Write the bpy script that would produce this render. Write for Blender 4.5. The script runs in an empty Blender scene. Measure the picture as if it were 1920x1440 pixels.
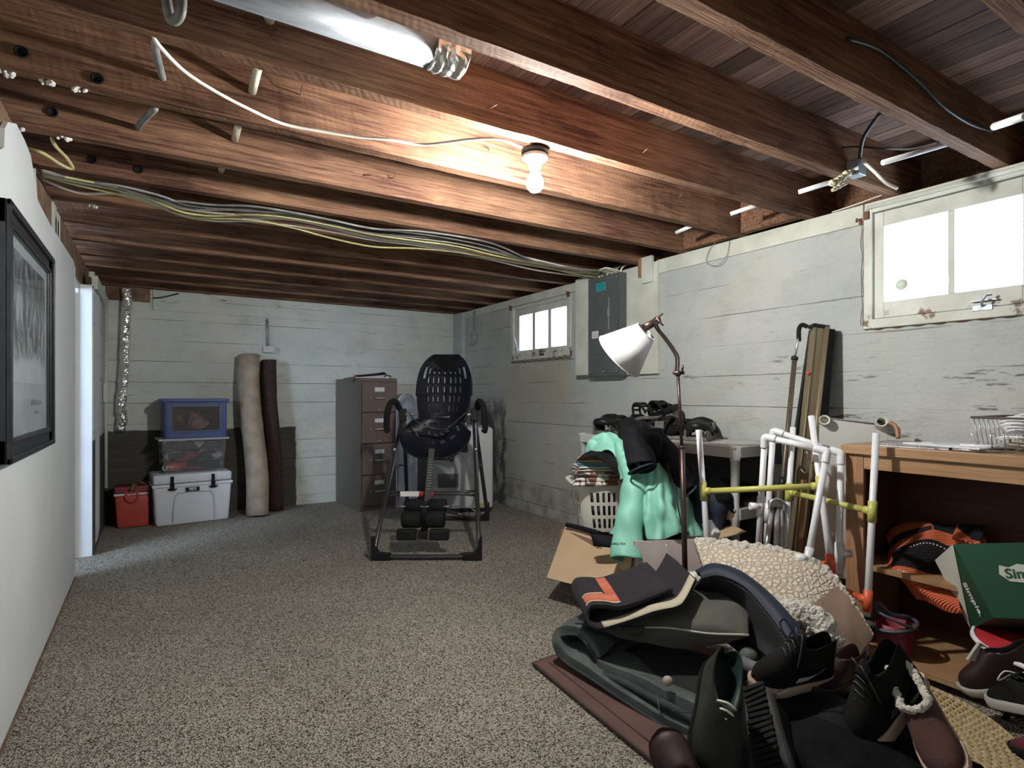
import bpy, bmesh, math, random
from mathutils import Vector, Matrix, Euler, noise
random.seed(7)
SC = bpy.context.scene
COL = SC.collection
# ---------------------------------------------------------------- camera, world, light, exposure
CAMH = 1.10; FPX = 1086.0; YAW = math.radians(31.8)
cd = bpy.data.cameras.new('camera'); cam = bpy.data.objects.new('camera', cd); COL.objects.link(cam)
cam.location = (0, 0, CAMH); cam.rotation_euler = (math.pi/2, 0, -YAW)
cd.sensor_width = 36; cd.lens = 36*FPX/1920; cd.shift_y = 22/1920; cd.clip_start = .02
SC.camera = cam
SC.view_settings.view_transform = 'Standard'; SC.view_settings.look = 'None'
SC.view_settings.gamma = 1; SC.view_settings.use_curve_mapping = False
SC.view_settings.exposure = 0.0
W = bpy.data.worlds.new('daylight'); SC.world = W; W.use_nodes = True
bg = W.node_tree.nodes['Background']; bg.inputs[0].default_value = (.80, .89, 1, 1); bg.inputs[1].default_value = 5.0
BULB_STRENGTH = 2300; DAY_AREA = 24; FILL_BULB = 45  # the rear bulb is an added fill, out of view
def area(name, loc, rot, sx, sy, power, col):
    l = bpy.data.lights.new(name, 'AREA'); l.shape = 'RECTANGLE'; l.size = sx; l.size_y = sy; l.energy = power; l.color = col
    o = bpy.data.objects.new(name, l); COL.objects.link(o); o.location = loc; o.rotation_euler = rot; return o
# daylight just outside the openings (window wells, the adjoining room)
area('daylight_near_window', (3.45, 1.17, 1.70), (0, math.radians(98), 0), .5, .8, DAY_AREA, (.74, .85, 1))
area('daylight_far_window', (3.45, 4.35, 1.85), (0, math.radians(84), 0), .5, .9, DAY_AREA*.8, (.74, .85, 1))
area('daylight_side_room', (-1.9, 3.6, 1.7), (0, math.radians(-70), math.radians(25)), .8, .8, 70, (.58, .76, 1))
SC.cycles.use_denoising = True
SC.cycles.max_bounces = 10; SC.cycles.diffuse_bounces = 5; SC.cycles.transparent_max_bounces = 12
SC.cycles.sample_clamp_indirect = 6
# ---------------------------------------------------------------- geometry helpers
s_, c_ = math.sin(YAW), math.cos(YAW)
def ray(px, py):
    u = (px-960)/FPX; v = (742-py)/FPX
    return Vector((s_+u*c_, c_-u*s_, v))
O3 = Vector((0, 0, CAMH))
def at(px, py, d): return O3+ray(px, py)*d                     # point at depth d along the viewing axis
def atz(px, py, z=0): r = ray(px, py); return O3+r*((z-CAMH)/r.z)   # on a level surface
def atx(px, py, x): r = ray(px, py); return O3+r*(x/r.x)      # on a wall parallel to the side walls
def aty(px, py, y): r = ray(px, py); return O3+r*(y/r.y)
MW = {}
def V(*a): return Vector(a)
def new(): return bmesh.new()
def box(bm, x0, x1, y0, y1, z0, z1, mi=0):
    vs = [bm.verts.new((x, y, z)) for z in (z0, z1) for y in (y0, y1) for x in (x0, x1)]
    for f in ((0,2,3,1),(4,5,7,6),(0,1,5,4),(2,6,7,3),(0,4,6,2),(1,3,7,5)):
        bm.faces.new([vs[i] for i in f]).material_index = mi
    return vs
def obox(bm, c, ax, ay, az, mi=0):
    c = Vector(c); ax, ay, az = Vector(ax)/2, Vector(ay)/2, Vector(az)/2
    vs = [bm.verts.new(c+ax*i+ay*j+az*k) for k in (-1,1) for j in (-1,1) for i in (-1,1)]
    for f in ((0,2,3,1),(4,5,7,6),(0,1,5,4),(2,6,7,3),(0,4,6,2),(1,3,7,5)):
        bm.faces.new([vs[i] for i in f]).material_index = mi
def hexa(bm, p):      # eight corners: bottom ring then top ring
    vs = [bm.verts.new(q) for q in p]
    for f in ((3,2,1,0),(4,5,6,7),(0,1,5,4),(1,2,6,5),(2,3,7,6),(3,0,4,7)): bm.faces.new([vs[i] for i in f])
def smoothpath(pts, n=6, closed=False):
    pts = [Vector(p) for p in pts]; out = []; N = len(pts)
    if N < 3: return pts
    rng = range(N if closed else N-1)
    for i in rng:
        if closed: a, b, c, d = pts[i-1], pts[i], pts[(i+1)%N], pts[(i+2)%N]
        else: a, b, c, d = pts[max(i-1,0)], pts[i], pts[i+1], pts[min(i+2,N-1)]
        for k in range(n):
            t = k/n
            out.append(.5*((2*b)+(c-a)*t+(2*a-5*b+4*c-d)*t*t+(3*b-a-3*c+d)*t**3))
    if not closed: out.append(pts[-1])
    return out
def tube(bm, pts, r, seg=8, closed=False, caps=True, flat=1.0, mi=0, up=None):
    pts = [Vector(p) for p in pts]; N = len(pts)
    rs = r if isinstance(r, (list, tuple)) else [r]*N
    t0 = (pts[1]-pts[0]).normalized()
    nrm = Vector(up) if up else (Vector((0,0,1)) if abs(t0.z) < .9 else Vector((1,0,0)))
    rings = []
    for i in range(N):
        if closed: t = (pts[(i+1)%N]-pts[i-1])
        else: t = pts[min(i+1,N-1)]-pts[max(i-1,0)]
        t = t.normalized() if t.length > 1e-9 else t0
        nrm = (nrm-t*nrm.dot(t))
        nrm = nrm.normalized() if nrm.length > 1e-6 else t.orthogonal().normalized()
        b = t.cross(nrm)
        rings.append([bm.verts.new(pts[i]+(nrm*math.cos(a)*flat+b*math.sin(a))*rs[i]) for a in [2*math.pi*k/seg for k in range(seg)]])
    for i in range(N if closed else N-1):
        A, B = rings[i], rings[(i+1)%N]
        for k in range(seg):
            f = bm.faces.new((A[k], A[(k+1)%seg], B[(k+1)%seg], B[k])); f.material_index = mi; f.smooth = True
    if caps and not closed:
        bm.faces.new(rings[0][::-1]).material_index = mi; bm.faces.new(rings[-1]).material_index = mi
def cyl(bm, p0, p1, r0, r1=None, seg=16, caps=True, mi=0):
    tube(bm, [p0, p1], [r0, r0 if r1 is None else r1], seg, caps=caps, mi=mi)
def lathe(bm, prof, seg=24, c=(0,0,0), axis=None, mi=0, cap0=False, cap1=False):
    c = Vector(c); ax = Vector(axis or (0,0,1)).normalized(); u = ax.orthogonal().normalized(); w = ax.cross(u)
    R = [[bm.verts.new(c+ax*z+(u*math.cos(2*math.pi*k/seg)+w*math.sin(2*math.pi*k/seg))*r) for k in range(seg)] for r, z in prof]
    for i in range(len(R)-1):
        for k in range(seg):
            f = bm.faces.new((R[i][k], R[i][(k+1)%seg], R[i+1][(k+1)%seg], R[i+1][k])); f.smooth = True; f.material_index = mi
    if cap0: bm.faces.new(R[0][::-1])
    if cap1: bm.faces.new(R[-1])
def prism(bm, poly, d):        # closed polygon of 3-D points pushed along vector d
    a = [bm.verts.new(p) for p in poly]; b = [bm.verts.new(Vector(p)+Vector(d)) for p in poly]; n = len(a)
    bm.faces.new(a); bm.faces.new(b[::-1])
    for i in range(n): bm.faces.new((a[i], b[i], b[(i+1)%n], a[(i+1)%n]))
def crom(P, t):
    n = len(P)-1; x = t*n; i = min(int(x), n-1); f = x-i
    a, b, c, d = P[max(i-1,0)], P[i], P[i+1], P[min(i+2,n)]
    return .5*((2*b)+(c-a)*f+(2*a-5*b+4*c-d)*f*f+(3*b-a-3*c+d)*f**3)
def patch(bm, ctrl, nu=40, nv=40, amp=0, scale=6, ridge=None, bands=None, seed=0, closedu=False, crease=None):
    ctrl = [[Vector(p) for p in row] for row in ctrl]
    P = []
    for j in range(nv+1):
        row = [crom([crom(r, i/nu) for r in ctrl], j/nv) for i in range(nu+1)]
        P.append(row)
    G = []
    for j in range(nv+1):
        g = []
        for i in range(nu+1):
            p = P[j][i]
            du = P[j][min(i+1,nu)]-P[j][max(i-1,0)]; dv = P[min(j+1,nv)][i]-P[max(j-1,0)][i]
            n = du.cross(dv); n = n.normalized() if n.length > 1e-9 else Vector((0,0,1))
            d = 0
            if amp: d += amp*noise.noise(p*scale+Vector((seed, seed*2.3, 0)))+amp*.5*noise.noise(p*scale*2.3+Vector((seed,0,5)))
            if ridge: d += ridge(i/nu, j/nv)
            if crease: q_ = noise.noise(p*crease[1]+Vector((seed+3,0,0))); d += crease[0]*(1-min(1,abs(q_)*4))
            g.append(bm.verts.new(p+n*d))
        G.append(g)
    for j in range(nv):
        for i in range(nu):
            f = bm.faces.new((G[j][i], G[j][i+1], G[j+1][i+1], G[j+1][i])); f.smooth = True
            if bands: f.material_index = bands(i/nu, j/nv)
    return G
def strip(bm, prof, th, ext, mi=0, smooth=True, n=5, sub=1, wob=0):   # a sheet of thickness th along the 3-D profile, pushed along ext
    P = smoothpath(prof, n); ext = Vector(ext); N = len(P); A = []; B = []
    for i in range(N):
        t = (P[min(i+1,N-1)]-P[max(i-1,0)]).normalized(); nn = t.cross(ext.normalized()).normalized()
        A.append(P[i]+nn*th/2); B.append(P[i]-nn*th/2)
    ring = A+B[::-1]; cols = []
    for k in range(sub+1):
        cols.append([bm.verts.new(p+ext*(k/sub)+(Vector((0,0,wob*noise.noise((p+ext*(k/sub))*7))) if wob else Vector())) for p in ring])
    M = len(ring)
    for k in range(sub):
        for i in range(M):
            f = bm.faces.new((cols[k][i], cols[k][(i+1)%M], cols[k+1][(i+1)%M], cols[k+1][i])); f.smooth = smooth
    for c, fl in ((cols[0], True), (cols[-1], False)):
        for i in range(N-1):
            q = [c[i], c[i+1], c[M-2-i], c[M-1-i]]
            try: bm.faces.new(q[::-1] if fl else q)
            except ValueError: pass
def pillow(bm, p00, p10, p11, p01, th, n=24, pw=.45, amp=.006, seed=0, belly=1.0):  # stuffed cushion between four corners
    p00, p10, p11, p01 = map(Vector, (p00, p10, p11, p01))
    nn = (p10-p00).cross(p01-p00).normalized(); V2 = {}
    for s in (1, -1):
        for j in range(n+1):
            for i in range(n+1):
                if s == -1 and (i in (0,n) or j in (0,n)): V2[s,i,j] = V2[1,i,j]; continue
                u, v = i/n, j/n; pin = 1-.10*math.sin(math.pi*u)*(abs(2*v-1)**3)
                uu = .5+(u-.5)*(1-.07*math.sin(math.pi*v)*abs(2*u-1)**2); vv = .5+(v-.5)*(1-.07*math.sin(math.pi*u)*abs(2*v-1)**2)
                p = p00*(1-uu)*(1-vv)+p10*uu*(1-vv)+p11*uu*vv+p01*(1-uu)*vv
                h = (max(0, math.sin(math.pi*u)*math.sin(math.pi*v)))**pw*th/2*(belly if s < 0 else 1)
                h += amp*noise.noise(p*14+Vector((seed,s*9,0)))*(1 if h > 0 else 0)
                V2[s,i,j] = bm.verts.new(p+nn*h*s)
        for j in range(n):
            for i in range(n):
                q = [V2[s,i,j], V2[s,i+1,j], V2[s,i+1,j+1], V2[s,i,j+1]]
                f = bm.faces.new(q if s == 1 else q[::-1]); f.smooth = True
def mat4(loc, rot=(0,0,0)): return Matrix.Translation(Vector(loc)) @ Euler(rot).to_matrix().to_4x4()
def obj(name, bm, m, parent=None, smooth=False, bev=0, seg=2, solid=0, sub=0, label=None, local=False, kind=None, recalc=True, loc=None, off=0):
    if isinstance(bm, bmesh.types.BMesh):
        if recalc: bmesh.ops.recalc_face_normals(bm, faces=bm.faces[:])
        me = bpy.data.meshes.new(name)
        bm.to_mesh(me); bm.free()
    else: me = bm
    if parent is not None and not local: me.transform(MW[parent.name].inverted())
    if loc is not None: me.transform(Matrix.Translation(-Vector(loc)))
    ms = m if isinstance(m, (list, tuple)) else [m]
    for x in ms: me.materials.append(x)
    if smooth:
        for p in me.polygons: p.use_smooth = True
    o = bpy.data.objects.new(name, me); COL.objects.link(o)
    if loc is not None: o.location = loc
    MW[o.name] = (MW[parent.name] if parent is not None else Matrix.Identity(4)) @ (Matrix.Translation(Vector(loc)) if loc is not None else Matrix.Identity(4))
    if parent is not None: o.parent = parent
    if solid:
        md = o.modifiers.new('thickness', 'SOLIDIFY'); md.thickness = solid; md.offset = off
    if bev:
        md = o.modifiers.new('bevel', 'BEVEL'); md.width = bev; md.segments = seg; md.limit_method = 'ANGLE'; md.angle_limit = math.radians(40)
    if sub:
        md = o.modifiers.new('subsurf', 'SUBSURF'); md.levels = sub; md.render_levels = sub
    if label: o['label'] = label
    if kind: o['kind'] = kind
    return o
def thing(name, label, cat, loc=(0,0,0), rot=(0,0,0), group=None):
    o = bpy.data.objects.new(name, None); COL.objects.link(o); o.location = loc; o.rotation_euler = rot
    o.empty_display_size = .1; o['label'] = label; o['category'] = cat
    if group: o['group'] = group
    MW[o.name] = mat4(loc, rot); return o
def tag(o, label, cat, group=None):
    o['label'] = label; o['category'] = cat
    if group: o['group'] = group
    return o
def struct(o): o['kind'] = 'structure'; return o
def kids(o): return [k for k in KIDS if k.parent == o]
def dup(root, label, loc=None, rot=None, group=None):
    allk = [k for k in COL.objects if k.parent == root]
    r = root.copy(); COL.objects.link(r); r['label'] = label
    if loc is not None: r.location = loc
    if rot is not None: r.rotation_euler = rot
    if group: r['group'] = group
    for ch in allk:
        c = ch.copy(); COL.objects.link(c); c.parent = r
        for g in [k for k in COL.objects if k.parent == ch]:
            d = g.copy(); COL.objects.link(d); d.parent = c
    MW[r.name] = mat4(r.location, r.rotation_euler); return r
def text(name, body, m, parent, origin, right, up, size, ext=.0015, align='CENTER', label=None, bold=0):
    cu = bpy.data.curves.new(name, 'FONT'); cu.body = body; cu.size = size; cu.extrude = ext; cu.align_x = align; cu.align_y = 'CENTER'; cu.offset = bold
    cu.resolution_u = 3
    to = bpy.data.objects.new(name+'_tmp', cu); COL.objects.link(to)
    dg = bpy.context.evaluated_depsgraph_get(); me = bpy.data.meshes.new_from_object(to.evaluated_get(dg))
    bpy.data.objects.remove(to); bpy.data.curves.remove(cu)
    R = Vector(right).normalized(); U = Vector(up).normalized(); Nn = R.cross(U)
    M = Matrix((( R.x,U.x,Nn.x,origin[0]),(R.y,U.y,Nn.y,origin[1]),(R.z,U.z,Nn.z,origin[2]),(0,0,0,1)))
    me.transform(M); me.materials.clear()
    return obj(name, me, m, parent, label=label)
# ---------------------------------------------------------------- materials
def nt(name):
    m = bpy.data.materials.new(name); m.use_nodes = True; t = m.node_tree; return m, t, t.nodes['Principled BSDF']
def N(t, ty, **k):
    n = t.nodes.new(ty)
    for a, b in k.items():
        if a.startswith('i_'): n.inputs[a[2:].replace('_', ' ')].default_value = b
        else: setattr(n, a, b)
    return n
def coords(t, stretch=(1,1,1), kind='Object', rot=(0,0,0)):
    tc = N(t, 'ShaderNodeTexCoord'); mp = N(t, 'ShaderNodeMapping'); mp.inputs['Scale'].default_value = stretch; mp.inputs['Rotation'].default_value = rot
    t.links.new(tc.outputs[kind], mp.inputs[0]); return mp.outputs[0]
def ramp(t, fac, stops):
    r = N(t, 'ShaderNodeValToRGB'); e = r.color_ramp.elements
    while len(e) < len(stops): e.new(.5)
    for i, (p, c) in enumerate(stops):
        e[i].position = p; e[i].color = (c if isinstance(c, (tuple, list)) else (c, c, c))+((1,) if (not isinstance(c, (tuple, list)) or len(c) == 3) else ())
    t.links.new(fac, r.inputs[0]); return r.outputs[0]
def mix(t, f, a, b, mode='MIX'):
    m = N(t, 'ShaderNodeMix', data_type='RGBA', blend_type=mode)
    for s, v in ((0, f), (6, a), (7, b)):
        if hasattr(v, 'links'): t.links.new(v, m.inputs[s])
        else: m.inputs[s].default_value = v if s == 0 else (tuple(v)+((1,) if len(v) == 3 else ()))
    return m.outputs[2]
def math_(t, op, a, b=None, c=None, clamp=False):
    m = N(t, 'ShaderNodeMath', operation=op); m.use_clamp = clamp
    for i, v in enumerate((a, b, c)):
        if v is None: continue
        if hasattr(v, 'links'): t.links.new(v, m.inputs[i])
        else: m.inputs[i].default_value = v
    return m.outputs[0]
def noi(t, vec, scale, detail=4, rough=.55, dist=0):
    n = N(t, 'ShaderNodeTexNoise'); n.inputs['Scale'].default_value = scale; n.inputs['Detail'].default_value = detail; n.inputs['Roughness'].default_value = rough; n.inputs['Distortion'].default_value = dist
    t.links.new(vec, n.inputs['Vector']); return n.outputs[0]
def bump(t, p, h, s, d=.01):
    b = N(t, 'ShaderNodeBump'); b.inputs['Strength'].default_value = s; b.inputs['Distance'].default_value = d
    t.links.new(h, b.inputs['Height']); t.links.new(b.outputs[0], p.inputs['Normal']); return b
def pm(name, c1, c2=None, scale=9, lo=.35, hi=.65, detail=5, stretch=(1,1,1), rough=.6, metal=0, bmp=.15, bs=80, bd=.004, spec=.5, rnd=0, sheen=0, coat=0):
    m, t, p = nt(name); v = coords(t, stretch)
    p.inputs['Roughness'].default_value = rough; p.inputs['Metallic'].default_value = metal
    p.inputs['Specular IOR Level'].default_value = spec
    if sheen: p.inputs['Sheen Weight'].default_value = sheen
    if coat: p.inputs['Coat Weight'].default_value = coat
    c2 = c2 or tuple(x*.82 for x in c1)
    col = ramp(t, noi(t, v, scale, detail), [(lo, c2), (hi, c1)])
    if rnd:
        oi = N(t, 'ShaderNodeObjectInfo'); f = math_(t, 'MULTIPLY_ADD', oi.outputs['Random'], rnd*2, 1-rnd)
        h = N(t, 'ShaderNodeHueSaturation'); t.links.new(f, h.inputs['Value']); t.links.new(col, h.inputs['Color']); col = h.outputs[0]
    t.links.new(col, p.inputs['Base Color'])
    if bmp: bump(t, p, noi(t, v, bs, 3), bmp, bd)
    return m
def xyz(t, v):
    s = N(t, 'ShaderNodeSeparateXYZ'); t.links.new(v, s.inputs[0]); return s.outputs
def less(t, a, b, soft=.02):     # 1 where a<b, soft edge
    mr = N(t, 'ShaderNodeMapRange'); mr.interpolation_type = 'SMOOTHSTEP'
    t.links.new(a, mr.inputs[0]); mr.inputs[1].default_value = b-soft; mr.inputs[2].default_value = b+soft
    mr.inputs[3].default_value = 1; mr.inputs[4].default_value = 0; return mr.outputs[0]
def more(t, a, b, soft=.02): return math_(t, 'SUBTRACT', 1, less(t, a, b, soft))
def AND(t, *a):
    r = a[0]
    for x in a[1:]: r = math_(t, 'MULTIPLY', r, x)
    return r
def OR(t, *a):
    r = a[0]
    for x in a[1:]: r = math_(t, 'MAXIMUM', r, x)
    return r
def concrete(name, along, base=(.60,.63,.58), build=None, dirt=.5):
    m, t, p = nt(name); v = coords(t); o = xyz(t, v); h = o[0] if along == 'x' else o[1]; z = o[2]
    st = coords(t, (.35, .35, 2.2)); fine = noi(t, v, 55, 5, .65); big = noi(t, v, 1.6, 4, .6); lo = noi(t, st, 9, 6, .7); w = noi(t, v, 7, 4)
    col = mix(t, ramp(t, big, [(.35, 0), (.7, 1)]), base, tuple(b*k for b, k in zip(base, (.80, .84, .86))))
    col = mix(t, math_(t, 'MULTIPLY', ramp(t, noi(t, v, 2.3, 5, .6, .5), [(.52, 0), (.72, 1)]), .45), col, (.50, .47, .36))
    # form-board joints every 19 cm, a little wavy
    zz = math_(t, 'ADD', z, math_(t, 'MULTIPLY', math_(t, 'SUBTRACT', w, .5), .006))
    fr = math_(t, 'FRACT', math_(t, 'DIVIDE', zz, .188)); line = math_(t, 'SUBTRACT', 1, ramp(t, math_(t, 'ABSOLUTE', math_(t, 'SUBTRACT', fr, .5)), [(0.0, 0), (.022, 1)]))
    brk = ramp(t, noi(t, coords(t, (1,1,3)), 1.7, 3), [(.42, 0), (.58, 1)])
    line = math_(t, 'MULTIPLY', line, brk)
    col = mix(t, math_(t, 'MULTIPLY', line, .55), col, (.22, .20, .17))
    fle = ramp(t, lo, [(.62, 0), (.70, 1)])
    reg = ramp(t, noi(t, v, 1.4, 3), [(.40, .12), (.62, 1)])
    blot = ramp(t, noi(t, coords(t, (1,1,1.6)), 4.5, 6, .7), [(.50, 0), (.75, 1)]); col = mix(t, math_(t, 'MULTIPLY', blot, .38), col, tuple(b*.55 for b in base))
    wear = ramp(t, noi(t, coords(t, (.7,.7,2.5)), 26, 5, .75), [(.58, 0), (.66, 1)]); col = mix(t, math_(t, 'MULTIPLY', wear, .30), col, tuple(b*.45 for b in base))
    col = mix(t, math_(t, 'MULTIPLY', math_(t, 'MULTIPLY', fle, reg), dirt), col, (.13, .12, .11))
    spk = ramp(t, fine, [(.68, 0), (.74, 1)])
    col = mix(t, math_(t, 'MULTIPLY', spk, .25), col, (.25, .24, .21))
    if build: col = build(t, col, v, o, w, lo, big)
    t.links.new(col, p.inputs['Base Color']); p.inputs['Roughness'].default_value = .75; p.inputs['Specular IOR Level'].default_value = .3
    hh = math_(t, 'ADD', math_(t, 'MULTIPLY', lo, .5), math_(t, 'MULTIPLY', fine, .3)); hh = math_(t, 'SUBTRACT', hh, math_(t, 'MULTIPLY', line, .5))
    bump(t, p, hh, .8, .016); return m
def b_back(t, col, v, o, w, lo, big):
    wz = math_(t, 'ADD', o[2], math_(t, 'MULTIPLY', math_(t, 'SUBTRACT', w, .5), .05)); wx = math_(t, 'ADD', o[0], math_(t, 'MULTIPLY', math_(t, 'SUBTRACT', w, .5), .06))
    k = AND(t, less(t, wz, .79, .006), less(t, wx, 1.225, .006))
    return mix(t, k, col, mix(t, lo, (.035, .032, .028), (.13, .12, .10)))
def b_right(t, col, v, o, w, lo, big):
    y, z = o[1], o[2]; wz = math_(t, 'ADD', z, math_(t, 'MULTIPLY', math_(t, 'SUBTRACT', w, .5), .25)); wy = math_(t, 'ADD', y, math_(t, 'MULTIPLY', math_(t, 'SUBTRACT', w, .5), .25))
    # brown seep below the far window
    k = AND(t, less(t, wz, 1.42, .05), more(t, wy, 3.95, .12), less(t, wy, 4.95, .25), ramp(t, noi(t, v, 1.5, 3), [(.3, .25), (.6, 1)]))
    col = mix(t, math_(t, 'MULTIPLY', k, .65), col, (.40, .36, .26))
    # rising damp in the far corner
    mott = ramp(t, noi(t, coords(t, (1,1,.55)), 5, 6, .7), [(.40, 0), (.52, 1)])
    k = AND(t, less(t, wz, 1.02, .12), more(t, wy, 5.0, .03), mott)
    col = mix(t, math_(t, 'MULTIPLY', k, .9), col, (.06, .06, .07))
    k = AND(t, less(t, wz, .28, .1), more(t, wy, 3.6, .5), ramp(t, noi(t, v, 6, 5), [(.4, 0), (.6, 1)]))
    col = mix(t, math_(t, 'MULTIPLY', k, .5), col, (.12, .11, .10))
    # bare concrete under the resin shelf
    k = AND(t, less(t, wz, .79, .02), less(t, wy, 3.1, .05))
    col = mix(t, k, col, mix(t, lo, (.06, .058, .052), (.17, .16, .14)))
    # black marks beside the desk
    k = AND(t, ramp(t, lo, [(.60, 0), (.66, 1)]), less(t, wz, 1.35, .1), less(t, y, 2.2, .4))
    return mix(t, math_(t, 'MULTIPLY', k, .75), col, (.07, .06, .06))
M = {}
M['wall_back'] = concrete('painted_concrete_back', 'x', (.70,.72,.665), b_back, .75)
M['wall_right'] = concrete('painted_concrete_right', 'y', (.49,.51,.49), b_right, .9)  # bulb falloff evened out in the colour: darker base than the back wall
M['trimpaint'] = pm('old_white_paint', (.64,.66,.60), (.50,.51,.44), 6, .35, .7, 6, (1,1,1), .6, 0, .2, 60)
def chipped():
    m, t, p = nt('chipped_window_paint'); v = coords(t)
    c = ramp(t, noi(t, v, 5, 5), [(.35, (.47,.48,.42)), (.65, (.64,.66,.60))])
    z = xyz(t, v)[2]; low = ramp(t, noi(t, v, 14, 5, .7), [(.55, 0), (.62, 1)])
    k = AND(t, low, less(t, z, .075, .02)); c = mix(t, k, c, (.17, .10, .06))
    t.links.new(c, p.inputs['Base Color']); p.inputs['Roughness'].default_value = .6; bump(t, p, noi(t, v, 40, 4), .3, .004); return m
M['chip'] = chipped()
M['rust'] = pm('rust', (.22,.11,.055), (.07,.04,.025), 20, rough=.8, bmp=.4)
M['drywall'] = pm('drywall', (.66,.69,.70), (.58,.61,.61), 3, .3, .75, 4, rough=.65, bmp=.08, bs=160, bd=.002)
M['torn'] = pm('torn_paper_brown', (.24,.15,.09), (.12,.07,.045), 9, rough=.8)
def wood(name, c1, c2, rough=.75, gs=(1.2, 30, 30), rnd=.12, saw=True, spec=.12, bstr=.5, knots=False):
    m, t, p = nt(name); v = coords(t, gs); vo = coords(t)
    g = noi(t, v, 3.0, 6, .65, .4); b = noi(t, vo, 1.8, 3)
    f = math_(t, 'ADD', math_(t, 'MULTIPLY', g, .65), math_(t, 'MULTIPLY', b, .35))
    col = ramp(t, f, [(.38, c2), (.64, c1)])
    h = g
    if saw:
        sv = coords(t, (1,1,1), rot=(0, .35, .5)); wv = N(t, 'ShaderNodeTexWave', bands_direction='X'); wv.inputs['Scale'].default_value = 15; wv.inputs['Distortion'].default_value = 6; wv.inputs['Detail'].default_value = 2
        t.links.new(sv, wv.inputs['Vector']); col = mix(t, math_(t, 'MULTIPLY', math_(t, 'MULTIPLY', wv.outputs[1], .2), ramp(t, noi(t, vo, 1.3, 1), [(.45, 0), (.6, 1)])), col, tuple(x*.5 for x in c1)); h = math_(t, 'ADD', g, math_(t, 'MULTIPLY', wv.outputs[1], .14))
        sp = ramp(t, noi(t, vo, 3.1, 6, .7), [(.60, 0), (.72, 1)]); col = mix(t, math_(t, 'MULTIPLY', sp, .55), col, tuple(x*.35 for x in c2))
    oi = N(t, 'ShaderNodeObjectInfo'); fv = math_(t, 'MULTIPLY_ADD', oi.outputs['Random'], rnd*2, 1-rnd)
    hs = N(t, 'ShaderNodeHueSaturation'); t.links.new(fv, hs.inputs['Value']); t.links.new(col, hs.inputs['Color'])
    t.links.new(hs.outputs[0], p.inputs['Base Color']); p.inputs['Roughness'].default_value = rough; p.inputs['Specular IOR Level'].default_value = spec
    bump(t, p, h, bstr, .006); return m
M['joist'] = wood('rough_sawn_fir', (.315,.178,.106), (.065,.027,.021))
M['deck'] = wood('subfloor_board', (.44,.31,.25), (.18,.10,.075), gs=(30, 1.2, 30), rnd=.45, saw=False)
M['oak'] = wood('oak_laminate', (.46,.29,.155), (.30,.165,.08), .45, (30, 1.4, 30), 0, False, .4, .15)
M['oakv'] = wood('oak_laminate_upright', (.42,.24,.13), (.26,.13,.065), .45, (30, 30, 1.4), 0, False, .4, .15)
M['darkwood'] = wood('dark_wood_interior', (.14,.055,.035), (.07,.028,.02), .6, (30, 1.4, 30), 0, False, .3, .1)
def carpet():
    m, t, p = nt('speckled_carpet'); v = coords(t); vo = N(t, 'ShaderNodeTexVoronoi'); vo.inputs['Scale'].default_value = 240
    nn = N(t, 'ShaderNodeTexNoise'); nn.inputs['Scale'].default_value = 90; t.links.new(v, nn.inputs['Vector'])
    vv = N(t, 'ShaderNodeVectorMath', operation='MULTIPLY_ADD'); t.links.new(nn.outputs[1], vv.inputs[0]); vv.inputs[1].default_value = (.006,.006,.006); t.links.new(v, vv.inputs[2]); t.links.new(vv.outputs[0], vo.inputs['Vector'])
    r = xyz(t, vo.outputs['Color'])[0]
    col = ramp(t, r, [(0, (.05,.038,.03)), (.2, (.12,.10,.08)), (.38, (.37,.33,.265)), (.7, (.61,.565,.475)), (1, (.77,.73,.64))])
    big = ramp(t, noi(t, v, 1.3, 3), [(.3, .84), (.7, 1.06)]); mm = N(t, 'ShaderNodeVectorMath', operation='SCALE'); t.links.new(col, mm.inputs[0]); t.links.new(big, mm.inputs[3])
    t.links.new(mm.outputs[0], p.inputs['Base Color']); p.inputs['Roughness'].default_value = .95; p.inputs['Specular IOR Level'].default_value = .1
    hh = math_(t, 'ADD', vo.outputs['Distance'], math_(t, 'MULTIPLY', noi(t, v, 60, 3), -.8)); bump(t, p, hh, .9, .012); return m
M['carpet'] = carpet()
M['white_pl'] = pm('white_plastic', (.78,.79,.80), (.72,.73,.74), 5, rough=.4, bmp=.02)
M['yeti'] = pm('white_rotomoulded', (.70,.72,.76), (.66,.68,.72), 6, rough=.5, bmp=.15, bs=200, bd=.001)
M['black_pl'] = pm('black_plastic', (.008,.008,.009), (.013,.013,.014), 12, rough=.42, bmp=.05, spec=.3)
M['black_rub'] = pm('black_rubber', (.008,.008,.009), (.015,.015,.015), 20, rough=.75, bmp=.2, spec=.15)
M['black_fab'] = pm('black_fabric', (.005,.005,.006), (.010,.010,.012), 30, rough=.9, bmp=.5, bs=300, bd=.002, spec=.1)
M['chrome'] = pm('worn_chrome', (.62,.62,.62), (.4,.4,.4), 20, rough=.33, metal=.75, bmp=.05)
M['galv'] = pm('galvanised_steel', (.46,.50,.54), (.28,.31,.34), 9, .3, .7, 6, (1,5,5), .5, .55, .1, 30)
def foil():
    m, t, p = nt('crumpled_foil'); v = coords(t); vo = N(t, 'ShaderNodeTexVoronoi', feature='F1'); vo.inputs['Scale'].default_value = 60; t.links.new(v, vo.inputs['Vector'])
    p.inputs['Base Color'].default_value = (.80,.80,.76,1); p.inputs['Metallic'].default_value = .85; p.inputs['Roughness'].default_value = .22; bump(t, p, noi(t, v, 35, 3), .5, .01); return m
M['foil'] = foil()
M['cable_w'] = pm('white_cable', (.82,.80,.70), (.70,.68,.58), 8, rough=.5, bmp=0)
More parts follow.
